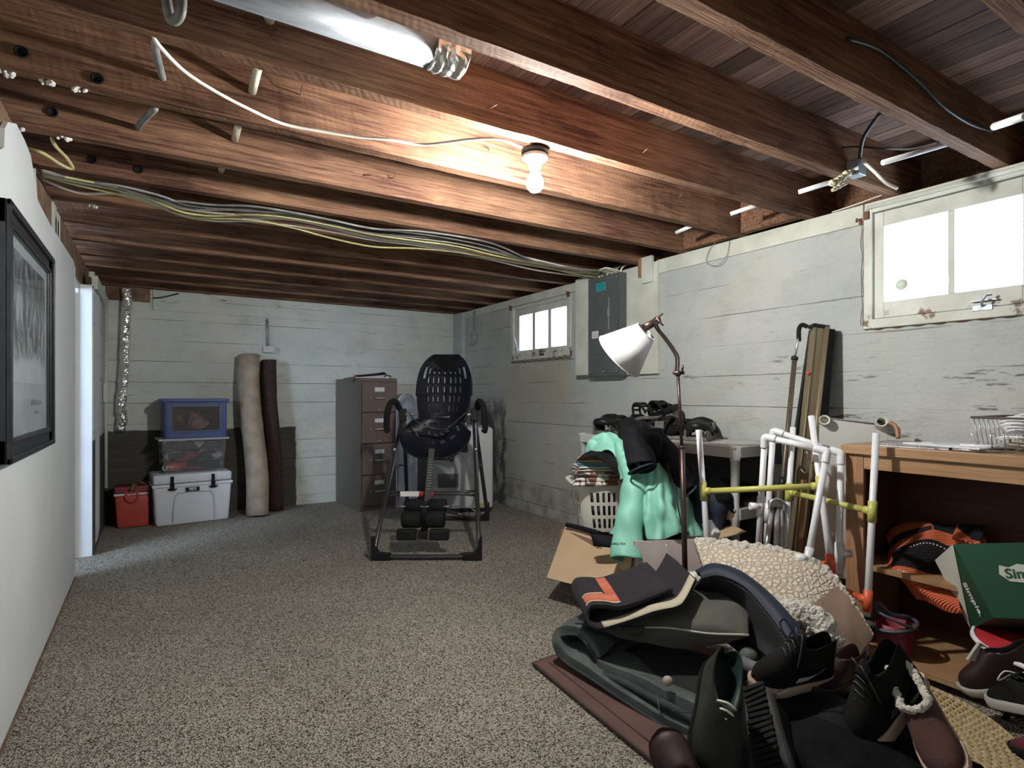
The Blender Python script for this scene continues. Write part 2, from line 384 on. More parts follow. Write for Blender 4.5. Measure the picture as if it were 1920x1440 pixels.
M['cable_y'] = pm('yellow_cable', (.62,.58,.25), (.45,.42,.2), 8, rough=.5, bmp=0)
M['cable_g'] = pm('grey_cable', (.25,.25,.24), (.12,.12,.12), 8, rough=.6, bmp=.1)
M['cable_k'] = pm('black_cable', (.02,.02,.022), (.05,.05,.055), 8, rough=.4, bmp=0)
M['porcelain'] = pm('porcelain', (.8,.8,.78), (.75,.75,.73), 8, rough=.25, bmp=0)
def emit(name, c, s):
    m, t, p = nt(name); p.inputs['Base Color'].default_value = c+(1,); p.inputs['Emission Color'].default_value = c+(1,); p.inputs['Emission Strength'].default_value = s; return m
M['bulb'] = emit('lit_bulb', (1, .985, .94), BULB_STRENGTH); M['fill_bulb'] = emit('fill_bulb_rear', (1, .96, .90), FILL_BULB)
def glass(dirt=.35, tint=(.85,.92,1)):
    m, t, p = nt('dirty_window_glass'); t.nodes.remove(p); out = t.nodes['Material Output']; v = coords(t)
    tr = N(t, 'ShaderNodeBsdfTransparent'); tr.inputs[0].default_value = (.97,.985,1,1)
    df = N(t, 'ShaderNodeBsdfTranslucent'); df.inputs[0].default_value = tint+(1,); gl = N(t, 'ShaderNodeBsdfGlossy'); gl.inputs['Roughness'].default_value = .05
    m1 = N(t, 'ShaderNodeMixShader'); t.links.new(ramp(t, noi(t, v, 7, 5, .7), [(.3, .15), (.75, .8)]), m1.inputs[0]); t.links.new(tr.outputs[0], m1.inputs[1]); t.links.new(df.outputs[0], m1.inputs[2])
    m2 = N(t, 'ShaderNodeMixShader'); m2.inputs[0].default_value = .06; t.links.new(m1.outputs[0], m2.inputs[1]); t.links.new(gl.outputs[0], m2.inputs[2]); t.links.new(m2.outputs[0], out.inputs[0]); return m
M['glass'] = glass()
def clearp(name, tint=(.85,.88,.92), a=.22, r=.12):
    m, t, p = nt(name); t.nodes.remove(p); out = t.nodes['Material Output']
    tr = N(t, 'ShaderNodeBsdfTransparent'); tr.inputs[0].default_value = tint+(1,); d = N(t, 'ShaderNodeBsdfDiffuse'); d.inputs[0].default_value = (.7,.74,.8,1); g = N(t, 'ShaderNodeBsdfGlossy'); g.inputs['Roughness'].default_value = r
    m1 = N(t, 'ShaderNodeMixShader'); m1.inputs[0].default_value = a; t.links.new(tr.outputs[0], m1.inputs[1]); t.links.new(d.outputs[0], m1.inputs[2])
    m2 = N(t, 'ShaderNodeMixShader'); m2.inputs[0].default_value = .1; t.links.new(m1.outputs[0], m2.inputs[1]); t.links.new(g.outputs[0], m2.inputs[2]); t.links.new(m2.outputs[0], out.inputs[0]); return m
M['clear'] = clearp('clear_plastic', (.93,.94,.96), .05); M['picglass'] = clearp('picture_glass', (.96,.97,.98), .02, .06)
def flat(name, c, rough=.6, metal=0, **k): return pm(name, c, None, 8, rough=rough, metal=metal, **k)

# ================================================================ THE ROOM
XR, XL, YB, ZC, YR = 3.02, -.40, 6.10, 2.05, -2.2
bm = new(); box(bm, -3.2, XR+.2, YR-.2, YB+.2, -.1, 0)
struct(obj('floor', bm, M['carpet']))
# back wall with its raised top band
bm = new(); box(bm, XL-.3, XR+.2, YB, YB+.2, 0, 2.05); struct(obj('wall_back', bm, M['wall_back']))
bm = new(); box(bm, .0, XR-.11, YB-.016, YB, 1.865, 2.045); struct(obj('trim_1', bm, M['wall_back'], bev=.004))
# right wall, with two window openings
W1 = (.80, 1.528, 1.43, 2.02); W2 = (3.91, 4.865, 1.44, 1.965)
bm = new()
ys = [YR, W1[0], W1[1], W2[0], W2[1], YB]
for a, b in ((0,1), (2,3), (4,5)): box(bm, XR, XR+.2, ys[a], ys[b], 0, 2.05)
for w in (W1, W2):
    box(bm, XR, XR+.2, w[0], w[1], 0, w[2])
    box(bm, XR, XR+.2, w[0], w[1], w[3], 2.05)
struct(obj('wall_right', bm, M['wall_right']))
bm = new(); box(bm, XR-.013, XR, W1[1]+.003, 2.925, 1.955, 2.052); box(bm, XR-.013, XR, YR, W1[1]-.003, 2.022, 2.052)
struct(obj('trim_2', bm, M['trimpaint'], bev=.003, label='painted timber band along the top of the right wall'))
bm = new(); box(bm, XR-.013, XR, 3.78, YB-.11, 1.975, 2.05); struct(obj('trim_3', bm, M['trimpaint'], bev=.003))
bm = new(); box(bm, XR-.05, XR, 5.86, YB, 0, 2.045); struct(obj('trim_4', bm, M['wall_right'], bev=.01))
bm = new(); tube(bm, [(XR-.018, YR, 2.035), (XR-.018, W1[1]-.02, 2.028)], .011, 10); struct(obj('trim_5', bm, M['trimpaint'], label='painted half-round bead above the near window'))
# sill plate and rim above the right wall
bm = new(); box(bm, XR+.19, XR+.24, YR, YB+.2, 2.05, 2.26); box(bm, XL-.3, XR+.24, YB+.1, YB+.2, 2.04, 2.26); struct(obj('trim_6', bm, M['joist'], label='dark rim joist above the right wall'))
# left wall : drywall with a torn upper edge, beam above
bm = new()
top = [(YR, 1.93)]+[(q.y, min(q.z, 2.045)) for q in [atx(px, py, XL) for px, py in ((0,281),(8,276),(9,241),(15,229),(31,232),(46,262),(58,292),(67,316),(66,340),(70,372),(76,386),(95,422),(122,464),(138,489))]]+[(4.349, 1.877)]
top = sorted(top)
prism(bm, [(XL, YR, 0)]+[(XL, y, z) for y, z in top]+[(XL, 4.349, 0)], (-.013, 0, 0)); box(bm, XL-.11, XL-.013, YR, 4.349, 0, 1.84)
struct(obj('wall_left', bm, M['drywall']))
bm = new(); box(bm, XL-.10, XL-.016, YR, 6.1, 1.86, 2.05); box(bm, XL-.12, XL-.1, YR, 6.1, 1.9, 2.05); struct(obj('trim_7', bm, M['torn'], label='brown beam along the top of the left wall'))
bm = new()
for y0, y1, z0, z1 in ((3.55, 3.66, 1.875, 2.04), (3.70, 3.80, 1.88, 2.03), (3.62, 3.74, 1.90, 1.99)): box(bm, XL-.016, XL-.009, y0, y1, z0, z1)
struct(obj('trim_8', bm, M['trimpaint'], label='scraps of white paint left on the beam'))
bm = new(); box(bm, XL-.02, XL+.004, YR, 4.36, 0, .012); struct(obj('baseboard_left', bm, M['torn']))
# side opening: corner bead, soffit, far jamb, and wall panel beyond
bm = new(); box(bm, XL-.02, XL+.003, 4.345, 4.353, 0, 1.875); struct(obj('trim_9', bm, M['trimpaint'], label='white corner bead at the side opening'))
bm = new(); box(bm, XL-.11, XL-.02, 4.36, 4.9, 1.83, 1.90); struct(obj('trim_10', bm, M['trimpaint']))
bm = new(); box(bm, XL-.12, XL+.045, 4.9, 4.93, 0, 1.86); box(bm, XL-.14, XL-.03, 4.89, 4.9, 0, 1.83)
struct(obj('trim_11', bm, M['white_pl'], label='white painted far jamb of the side opening'))
bm = new(); box(bm, XL-.08, XL-.052, 4.865, 4.90, 0, 1.8); struct(obj('trim_12', bm, M['torn'], label='brown edge strip of the jamb'))
bm = new(); prism(bm, [(XL+.04, 4.93, 0.03), (XL+.06, 5.15, .06), (XL+.065, 5.25, .13), (XL+.065, 5.25, 1.83), (XL+.04, 4.93, 1.84)], (-.02, 0, 0)); struct(obj('trim_13', bm, M['drywall'], label='grey panel with a broken lower corner beyond the opening'))
bm = new(); box(bm, XL-.06, XL+.052, 4.93, 6.1, 0, 1.86); struct(obj('wall_left', bm, M['wall_back']))
bm = new(); box(bm, XL+.04, XL+.075, 4.93, 6.05, 1.84, 1.93); box(bm, XL+.02, XL+.05, 5.0, 5.08, 1.87, 1.97); struct(obj('trim_14', bm, M['trimpaint']))
# adjoining room (a glimpse through the opening), rear wall
bm = new(); box(bm, -3.2, -3.1, YR, 6.2, 0, 2.05); box(bm, -3.2, XL-.11, 5.0, 5.1, 0, 2.05); struct(obj('wall_side_room', bm, M['drywall']))
bm = new(); box(bm, -3.2, XR+.2, YR-.15, YR, 0, 2.05); struct(obj('wall_rear', bm, M['drywall']))
# subfloor boards, each its own board, and the floor above
ceil = thing('ceiling', None, None, (0,0,2.25)); ceil['kind'] = 'structure'
for k in ('label', 'category'):
    if k in ceil: del ceil[k]
bw = .0868; x = -.75; me0 = None; i = 0
while x < XR+.2:
    bm = new(); box(bm, x+.0015, x+bw-.0025, YR, YB+.2, 2.252+random.uniform(0,.003), 2.272)
    obj('board', bm, M['deck'], ceil, loc=None); x += bw
bm = new(); box(bm, -3.2, XR+.24, YR-.2, YB+.25, 2.276, 2.32); obj('upper_floor', bm, M['darkwood'], ceil)
bm = new(); box(bm, -3.2, -.75, YR, 6.2, 2.2, 2.25); obj('side_room_ceiling', bm, M['drywall'], ceil)
# joists
JY = [-1.98, -1.56, -1.14, -.72, -.30, .12, .54, .95, 1.36, 1.773, 2.19, 2.645, 3.055, 3.50, 3.93, 4.36, 4.80, 5.23, 5.66, 6.045]
def rough_joist(y, th=.052):
    bm = new(); n = 90; x0, x1 = XL-.25, XR+.19; R = []
    for k in range(n+1):
        xx = x0+(x1-x0)*k/n
        q = lambda s: .0035*noise.noise(Vector((xx*9, y*3+s, s)))+.002*noise.noise(Vector((xx*34, y*3+s, s)))
        R.append([bm.verts.new(p) for p in ((xx, y+q(1), 2.0505+abs(q(2))), (xx, y+th+q(3), 2.0505+abs(q(4))), (xx, y+th, 2.252), (xx, y, 2.252))])
    for k in range(n):
        for j in range(4): bm.faces.new((R[k][j], R[k][(j+1)%4], R[k+1][(j+1)%4], R[k+1][j]))
    bm.faces.new(R[0]); bm.faces.new(R[-1][::-1]); return bm
for k, y in enumerate(JY):
    o = obj('joist', rough_joist(y), M['joist'], ceil)
# ---------------------------------------------------------------- windows
def st_thing(name, loc=(0,0,0)):
    o = bpy.data.objects.new(name, None); COL.objects.link(o); o['kind'] = 'structure'; o.location = loc; MW[o.name] = mat4(loc); return o
def window(name, w, gaps, z0, z1, head):
    y0, y1, zb, zt = w; t = st_thing(name, (XR, (y0+y1)/2, zb)); f = .04
    bm = new()   # casing boards
    box(bm, XR-.014, XR+.12, y1-f, y1, zb, zt); box(bm, XR-.014, XR+.12, y0, y0+f, zb, zt); box(bm, XR-.014, XR+.12, y0+f, y1-f, zt-head, zt); box(bm, XR-.018, XR+.15, y0, y1, zb, zb+.045)
    obj('window_frame', bm, M['chip'], t, bev=.003)
    a, b = y0+f+.004, y1-f-.004; bm = new()
    ga, gb = gaps[0][0], gaps[-1][1]
    box(bm, XR+.0, XR+.045, a, ga, zb+.049, zt-head-.004); box(bm, XR+.0, XR+.045, gb, b, zb+.049, zt-head-.004)
    box(bm, XR+.0, XR+.045, ga, gb, zb+.049, z0); box(bm, XR+.0, XR+.045, ga, gb, z1, zt-head-.004)
    obj('sash', bm, M['chip'], t, bev=.003)
    for k in range(len(gaps)-1):
        bm = new(); box(bm, XR+.004, XR+.04, gaps[k][1], gaps[k+1][0], z0, z1); obj('muntin', bm, M['trimpaint'], t, bev=.003)
    for g in gaps:
        bm = new(); box(bm, XR+.024, XR+.027, g[0], g[1], z0, z1); obj('pane', bm, M['glass'], t)
    return t
w1 = window('window_1', W1, [(.911, 1.150), (1.176, 1.441)], 1.556, 1.925, .02)
w2 = window('window_2', W2, [(3.984, 4.215), (4.262, 4.470), (4.515, 4.735)], 1.535, 1.872, .03)
def latch(t, y, z, m=M['rust']):
    bm = new(); box(bm, XR-.022, XR-.014, y-.035, y+.035, z-.012, z+.012); tube(bm, smoothpath([(XR-.02,y,z+.005),(XR-.04,y-.005,z+.02),(XR-.045,y-.02,z+.045),(XR-.03,y-.035,z+.05)]), .005, 8); box(bm, XR-.02, XR-.0, y-.05, y+.045, z+.028, z+.034)
    obj('latch', bm, m, t, bev=.001)
latch(w1, 1.04, 1.475, M['galv']); latch(w2, 4.33, 1.475)
bm = new(); box(bm, XR-.02, XR-.012, 1.535, 1.548, 1.955, 1.985); box(bm, XR-.024, XR-.014, 1.50, 1.522, 1.972, 2.012); tube(bm, [(XR-.02,1.56,1.972),(XR-.03,1.555,1.985),(XR-.02,1.535,1.965)], .004, 6)
obj('hinge', bm, M['rust'], w1)
for y in (3.93, 4.86):
    bm = new(); box(bm, XR-.022, XR-.012, y-.012, y+.02, 1.94, 1.985); tube(bm, [(XR-.02,y,1.97),(XR-.035,y+.01,1.99),(XR-.02,y+.03,1.975),(XR-.03,y+.01,1.955)], .004, 6); obj('hinge', bm, M['rust'], w2)
bm = new(); lathe(bm, [(0,0),(.026,0),(.026,.001),(0,.001)], 28, (XR+.022, 1.372, 1.632), (-1,0,0)); obj('round_sticker', bm, flat('pale_green_sticker', (.60,.68,.55)), w1, label='pale green round sticker on the glass')
bm = new()
for k in range(7): tube(bm, smoothpath([(XR-.02+.002*k, 4.83-.01*k, 1.72-.012*k), (XR-.03, 4.79-.008*k, 1.66-.01*k), (XR-.02, 4.76+.004*k, 1.58+.004*k), (XR-.02, 4.73-.012*k, 1.50+.01*k)], 3), .0011, 4)
tag(obj('cobweb', bm, flat('cobweb', (.75,.78,.8))), 'wispy white cobweb on the left side of the small far window', 'cobweb')
bm = new(); tube(bm, smoothpath([(XR-.01, 1.545, 1.97)]+[(XR-.012+.003*math.sin(z*50), 1.538+.003*math.sin(z*31), z) for z in [1.95-.02*k for k in range(26)]], 2), .0018, 6); tube(bm, smoothpath([(XR-.012, 1.53-k*.03, 1.43+.004*math.sin(k*2.2)) for k in range(25)], 2), .003, 6)
struct(obj('trim_15', bm, M['rust'], label='crumbling brown joint around the near window frame'))
bm = new(); tube(bm, smoothpath([(XR-.006, 4.87-k*.04, 1.425+.006*math.sin(k*2.9)) for k in range(25)], 2), .005, 6); struct(obj('trim_16', bm, M['rust'], label='crumbling brown joint under the far window frame'))
# bracket strap on the wall by the far corner
bm = new(); box(bm, XR-.02, XR-.001, 5.60, 5.65, 1.70, 2.03); box(bm, XR-.045, XR-.02, 5.61, 5.64, 1.66, 1.80); tube(bm, [(XR-.03,5.60,1.675),(XR-.05,5.66,1.672),(XR-.045,5.70,1.665)], .006, 6)
tag(obj('wall_bracket', bm, M['galv']), 'grey metal strap bracket high on the wall near the far corner', 'bracket')
# ---------------------------------------------------------------- electrical panel
t = thing('electrical_panel', 'tall grey electrical panel with a teal label on white backing boards', 'electrical panel', (XR, 3.38, 1.25))
bm = new(); box(bm, XR-.03, XR-.001, 2.90, 3.752, 1.255, 2.04); obj('backing_board', bm, M['trimpaint'], t, bev=.002)
bm = new(); box(bm, XR-.085, XR-.03, 3.60, 3.752, 1.265, 2.05); obj('backing_board', bm, M['trimpaint'], t, bev=.002)
bm = new(); box(bm, XR-.055, XR-.03, 2.93, 3.03, 1.90, 2.085); obj('post', bm, M['trimpaint'], t, bev=.002)
bm = new(); box(bm, XR-.058, XR-.03, 3.03, 3.06, 1.95, 2.085); obj('wood_block', bm, M['oakv'], t)
gp = flat('grey_enamel', (.10,.115,.115), .45, spec=.4)
bm = new(); box(bm, XR-.095, XR-.03, 3.205, 3.575, 1.25, 2.015); obj('cabinet', bm, gp, t, bev=.004)
bm = new(); box(bm, XR-.1, XR-.095, 3.225, 3.555, 1.27, 2.0); obj('cover', bm, gp, t, bev=.002)
bm = new(); box(bm, XR-.105, XR-.1, 3.30, 3.53, 1.42, 1.90); obj('door', bm, gp, t, bev=.0015)
bm = new(); box(bm, XR-.109, XR-.105, 3.315, 3.323, 1.60, 1.84); obj('door_edge', bm, M['galv'], t)
bm = new(); box(bm, XR-.112, XR-.105, 3.31, 3.328, 1.70, 1.76); obj('latch', bm, M['galv'], t)
teal = flat('teal_label', (.03,.36,.38)); bm = new(); box(bm, XR-.1022, XR-.1002, 3.36, 3.47, 1.905, 1.965); obj('label_plate', bm, teal, t, label='small teal label')
for k, z in enumerate((1.95, 1.935, 1.92)):
    bm = new(); box(bm, XR-.1032, XR-.1022, 3.37+.004*k, 3.46-.012*k, z-.003, z+.001); obj('label_line', bm, flat('teal_dark', (.01,.12,.14)), t)
bm = new(); box(bm, XR-.1065, XR-.105, 3.44, 3.515, 1.545, 1.60); obj('sticker', bm, M['porcelain'], t, label='small white sticker')
bm = new()
for z in (1.587, 1.572, 1.558): box(bm, XR-.1075, XR-.1065, 3.45, 3.505, z-.002, z+.002)
obj('sticker_line', bm, gp, t)
bm = new()
for y, z in ((3.24, 1.285), (3.54, 1.285), (3.24, 1.985), (3.54, 1.985), (3.39, 1.285)): lathe(bm, [(0,.003),(.006,.002),(.006,0)], 10, (XR-.1, y, z), (-1,0,0))
obj('screw', bm, M['chrome'], t)
# ---------------------------------------------------------------- cables overhead
def cable(name, pts, r, m, label, group=None, n=6, cat='cable', zz=None):
    bm = new(); tube(bm, smoothpath(pts, n), r*1.12, 6); return tag(obj(name, bm, m, smooth=True), label, cat, group)
base = [(78,325), (150,341), (230,357), (300,381), (345,397), (400,402), (470,403), (540,410), (620,425), (700,443), (780,452), (860,463), (930,478), (1000,493), (1070,506), (1120,512)]
endz = 2.035
cols = ['cable_w','cable_w','cable_y','cable_w','cable_g','cable_g','cable_w','cable_y','cable_g','cable_w']
desc = ['white cable lying lowest in the bundle across the joists', 'white cable second lowest in the bundle across the joists', 'yellow cable weaving through the white bundle', 'white cable in the middle of the bundle', 'grey cable along the upper side of the bundle', 'dark grey cable tucked against the joist above the bundle', 'thin white cable crossing the bundle to the panel', 'yellow cable drooping below the bundle in the middle', 'grey cable at the top edge of the bundle', 'white cable looping low by the left wall']
for k in range(10):
    rr = random.Random(k+3); pts = []
    for i, (px, py) in enumerate(base):
        w = math.sin(i*.9+k*1.7)*3+rr.uniform(-1.5, 1.5); off = (-(k-2)*2.6 if k in (4,5,8) else (k-3)*1.6)
        if k in (4,5,8): off = -8-4*(k-4) if 2 < i < 13 else -4
        if k == 8: off = -16 if 3 < i < 13 else -6
        if k == 7: off += 14*math.exp(-((i-8)/2.0)**2)
        if k == 9: off += (12 if i == 1 else 0)
        pts.append(atz(px, py+off+w, 2.035-.004*(k%3)))
    e = V(XR-.06, 3.25+.032*k, 2.03)
    pts += [V(e.x-.12, e.y+.02, 2.044), e+V(-.0, 0, .0), e+V(.005, 0, -.022)]
    cable('cable', pts, .0052, M[cols[k]], desc[k], 'cables in the bundle across the joists')
# short drops of cable into the panel top
for k in range(7):
    y = 3.23+k*.05; m = ['cable_w','cable_y','galv','cable_w','cable_y','cable_w','cable_k'][k]; hh = [.0,.01,.0,-.005,.005,0,0][k]
    bm = new(); tube(bm, smoothpath([(XR-.06-.01*(k%2), y, 2.012), (XR-.062, y+.012*math.sin(k*2), 2.04), (XR-.02, y+.02*math.sin(k*1.3), 2.075), (XR+.06, y+.01, 2.10)], 5), .007 if k != 2 else .012, 8)
    tag(obj('cable', bm, M[m], smooth=True), ['white cable entering the grey panel at its far corner', 'yellow cable entering the panel beside the far white one', 'thick grey metal conduit entering the panel top', 'white cable just left of the middle of the panel top', 'yellow cable right of the middle of the panel top', 'white cable near the wood block on the panel board', 'black cable nearest the white post on the panel board'][k], 'cable', 'cables dropping into the grey panel')
# light fixture with its flex
P = atz(1003, 281, 2.049); P.z = 2.049
t = thing('bulb_socket', 'black lamp holder with white porcelain ring under a joist, holding the lit bulb', 'light fixture', P)
bm = new(); lathe(bm, [(0,0),(.052,0),(.052,-.018),(.046,-.024),(0,-.024)], 28, P); obj('base', bm, M['black_pl'], t, smooth=False)
bm = new(); lathe(bm, [(.044,-.020),(.050,-.024),(.048,-.036),(.036,-.046),(.026,-.050),(.023,-.072),(.018,-.074),(.018,-.05),(.0,-.05)], 32, P); obj('porcelain_ring', bm, M['porcelain'], t)
bm = new(); c0 = P+V(0,0,-.068); lathe(bm, [(.013,0),(.014,-.012),(.022,-.030),(.031,-.048),(.033,-.062),(.030,-.078),(.018,-.092),(0,-.096)], 24, c0)
tag(obj('light_bulb', bm, M['bulb'], loc=c0), 'lit white light bulb hanging from the joist', 'light bulb')
flex = [(232,60),(262,84)]
pts = [atz(285,62,2.06), atz(298,85,2.045), atz(345,133,2.04), atz(405,172,2.035), atz(470,206,2.03), atz(530,232,2.028), atz(600,246,2.03), atz(665,256,2.03), atz(730,262,2.032), atz(785,271,2.034), atz(830,268,2.038), atz(885,261,2.042), atz(935,261,2.044), atz(978,276,2.044)]
cable('lamp_flex', pts, .005, M['cable_w'], 'white flex strung below the joists to the lit bulb', n=8)
pts = [atz(232,57,2.05), atz(250,68,2.048), atz(285,72,2.05)]
# grey armoured cable poking through joists
cable('armoured_cable', [atz(310,-20,2.10), atz(314,12,2.03), atz(322,38,2.0), atz(336,30,2.0), atz(340,5,2.03), atz(337,-25,2.10)], .011, M['cable_g'], 'grey armoured cable hanging in a loop at the top edge, left of the flex')
cable('armoured_cable', [V(*atz(291,70,2.07)), atz(292,95,2.075), atz(299,125,2.085), aty(305,146,2.19)], .010, M['cable_g'], 'short grey armoured cable entering a hole in the joist beside the flex')
cable('armoured_cable', [aty(291,203,2.27), aty(280,214,2.40), aty(265,230,2.56), aty(259,240,2.64)], .010, M['cable_g'], 'short grey armoured cable in the second joist gap, below the flex')
cable('yellow_cable', [atz(45,277,2.06), atz(80,287,2.04), atz(115,309,2.03), atz(136,316,2.035), atz(125,296,2.05), atz(105,275,2.06), atz(97,258,2.09)], .006, M['cable_y'], 'loose yellow cable looping beside the top of the left wall')
# porcelain tubes through the joists
tubes = [((492,4),(506,38),1.70,1.773,'porcelain insulator tube at the top edge beside the metal duct'), ((484,126),(473,172),2.07,2.19,'long white porcelain tube in the joist beside the lamp flex'), ((447,236),(440,262),2.52,2.645,'short white porcelain tube in the third joist'), ((418,310),(415,320),2.93,3.055,'small white porcelain tube in the fourth joist')]
for a, b, ya, yb, lb in tubes:
    p0 = aty(a[0], a[1], ya); p1 = aty(b[0], b[1], yb-.002); bm = new(); cyl(bm, p0, p1, .0135, seg=14)
    tag(obj('porcelain_tube', bm, flat('aged_porcelain', (.72,.68,.52), .35)), lb, 'insulator', 'porcelain tubes through the joists')
# round holes in joist faces
holes = [(40,97,2.19),(98,210,2.645),(172,299,3.055),(260,318,3.055),(182,147,2.19)]
for k, (px, py, y) in enumerate(holes):
    p = aty(px, py, y-.004); bm = new(); lathe(bm, [(.0,-.002),(.011,-.002),(.013,.003),(.017,.003),(.018,0)], 16, p, (0,-1,0)); obj('bored_hole', bm, [M['black_rub']], ceil)
# bent nails
nails = [((547,164),(563,178),(568,160),2.19),((731,329),(737,334),(742,328),2.645),((911,208),(920,202),(932,195),1.773),((1200,290),(1206,286),(1216,277),1.773),((1268,380),(1274,370),(1281,361),2.19),((1478,268),(1481,262),(1497,257),1.36),((674,325),(690,328),(700,330),2.645),((1390,236),(1394,232),(1400,233),1.36),((917,268),(917,280),(917,285),2.19)]
NL = ['thin bent nail in the joist face right of the long porcelain tube', 'small V-shaped bent nail in the third joist face, left of the bulb', 'thin nail slanting in the joist just above the bulb flex', 'thin slanting nail in the joist to the right of the bulb', 'thin slanting nail low in a joist to the lower right of the bulb', 'hooked nail near the end of the dark joist by the grey box', 'small hooked nail under the flex in the third joist', 'dark nail head left of the hooked one', 'straight thin nail below the flex beside the bulb']
for (a, b, c, y), nl in zip(nails, NL):
    bm = new(); tube(bm, [aty(*c, y-.05), aty(*b, y-.03), aty(*b, y+.002)], .0022, 5)
    tag(obj('nail', bm, M['rust']), nl, 'nail', 'bent nails in the joists')
# flecks of plaster on the joist edge at far left
CL = ['cluster of white plaster crumbs at the far left edge under the joist', 'largest white plaster crumb, under the joist right of the left edge', 'small white plaster crumb between the two bigger ones', 'white plaster crumb at the top of the left wall corner', 'tiny plaster crumb above the loose yellow cable', 'white plaster crumb on a dark joist behind the cable bundle']
for k, (px, py) in enumerate(((10,135),(150,166),(90,152),(30,238),(120,258),(172,384))):
    bm = new(); c = atz(px, py, 2.049)
    for q in range(7): bmesh.ops.create_icosphere(bm, subdivisions=1, radius=random.uniform(.004,.010), matrix=Matrix.Translation(c+V(random.uniform(-.018,.018), random.uniform(-.006,.006), random.uniform(-.012,.004))))
    tag(obj('plaster_crumb', bm, M['porcelain']), CL[k], 'plaster', 'plaster crumbs under the left joists')
# galvanised duct between the joists
t = thing('round_duct', 'galvanised round duct running along the joist gap at the top', 'duct', (0, 1.57, 2.12))
yc, zc, r = 1.565, 2.125, .062
e = aty(868, 118, yc).x; a = aty(300, 0, yc).x
bm = new(); cyl(bm, (XL, yc, zc), (e-.10, yc, zc), r, seg=32); obj('pipe', bm, M['galv'], t, smooth=False)
bm = new(); pr = [(r+.001,0),(r+.006,.004),(r+.002,.015),(r+.008,.03),(r+.002,.045),(r+.009,.055),(r+.003,.075),(r+.008,.09),(r+.004,.105),(r-.004,.105)]
lathe(bm, pr, 32, (e-.11, yc, zc), (1,0,0))
for v_ in bm.verts: v_.co += Vector(noise.noise_vector(v_.co*60))*.004
for f_ in bm.faces: f_.smooth = False
obj('foil_tape', bm, M['foil'], t)
bm = new(); cyl(bm, (e-.01, yc, zc), (e+.0, yc, zc), r-.004, seg=28); obj('duct_end', bm, M['galv'], t)
# white tubes, box, foam and cables above the right wall
for a, b, lb in (((1498,360),(1575,336),'white conduit stub beside the grey box'), ((1370,401),(1418,385),'white conduit stub left of the dark block above the wall'), ((1268,436),(1298,423),'short white conduit stub above the wall left of the joist end'), ((1655,305),(1775,270),'white conduit stub in the dark gap above the near window'), ((1865,237),(1925,217),'white conduit stub at the right edge of the picture')):
    yy = {1498:1.60,1370:2.0,1268:2.4,1655:1.18,1865:.70}[a[0]]
    p0 = aty(*a, yy); p1 = aty(*b, yy-.12); bm = new(); cyl(bm, p0, p1, .011, seg=12); tag(obj('conduit_stub', bm, M['white_pl']), lb, 'conduit', 'white conduit stubs above the right wall')
t = thing('junction_box', 'grey metal junction box nailed to the joist above the right wall', 'junction box', aty(1604,318,1.34))
p = aty(1604, 316, 1.33); bm = new(); box(bm, p.x-.03, p.x+.03, p.y-.03, p.y+.025, p.z-.035, p.z+.035); obj('box', bm, M['galv'], t, bev=.004)
bm = new(); tube(bm, smoothpath([aty(1612,296,1.30), aty(1618,262,1.25), aty(1630,240,1.2), aty(1651,211,1.1)], 5), .008, 8); obj('black_lead', bm, M['cable_k'], t, label='black cable leaving the box')
bm = new(); tube(bm, smoothpath([aty(1615,300,1.30), aty(1640,322,1.25), aty(1660,342,1.22), aty(1682,353,1.2)], 5), .007, 8); obj('white_lead', bm, M['cable_w'], t, label='white cable leaving the box')
bm = new()
for q in range(16): bmesh.ops.create_icosphere(bm, subdivisions=1, radius=random.uniform(.008,.018), matrix=Matrix.Translation(aty(1560+q*2.6, 345-q*1.7+random.uniform(-3,3), 1.33)))
for q in range(8): bmesh.ops.create_icosphere(bm, subdivisions=1, radius=random.uniform(.006,.012), matrix=Matrix.Translation(aty(1562+q*4, 356-q*2, 1.46)))
tag(obj('foam_insulation', bm, flat('yellow_foam', (.62,.58,.40), .9, bmp=.5)), 'crumbly yellow foam around the grey junction box', 'insulation')
cable('black_cable', [aty(1578,277,1.345), aty(1610,275,1.3), aty(1660,279,1.2), aty(1710,279,1.1), aty(1760,267,1.0)], .004, M['cable_k'], 'thin black cable crossing the dark gap above the near window')
cable('black_cable', [aty(1590,72,.93), aty(1650,94,.93), aty(1720,150,.93), aty(1770,200,.93), aty(1820,232,.93), aty(1862,246,.93)], .006, M['cable_k'], 'black cable stapled along the nearest dark joist')
cable('loose_wire', [atx(1350,447,XR-.02), atx(1330,468,XR-.03), atx(1325,492,XR-.03), atx(1345,498,XR-.03), atx(1362,480,XR-.03), atx(1368,452,XR-.02)], .0016, M['cable_g'], 'thin wire loop hanging over the top of the right wall')
cable('loose_wire', [atx(1655,365,XR-.02), atx(1600,385,XR-.02), atx(1560,398,XR-.02)], .003, M['cable_w'], 'thin white wire slanting to the wall top left of the near window')
# blocking between joists at the wall
bm = new(); box(bm, XR-.06, XR+.0, 2.25, 2.64, 2.06, 2.24); obj('blocking', bm, M['joist'], ceil)
bm = new(); box(bm, XR-.09, XR-.04, 1.83, 2.18, 2.055, 2.24); obj('blocking', bm, M['joist'], ceil)
bm = new(); box(bm, -.02, .03, 3.11, 3.49, 2.08, 2.24); obj('blocking', bm, M['joist'], ceil)
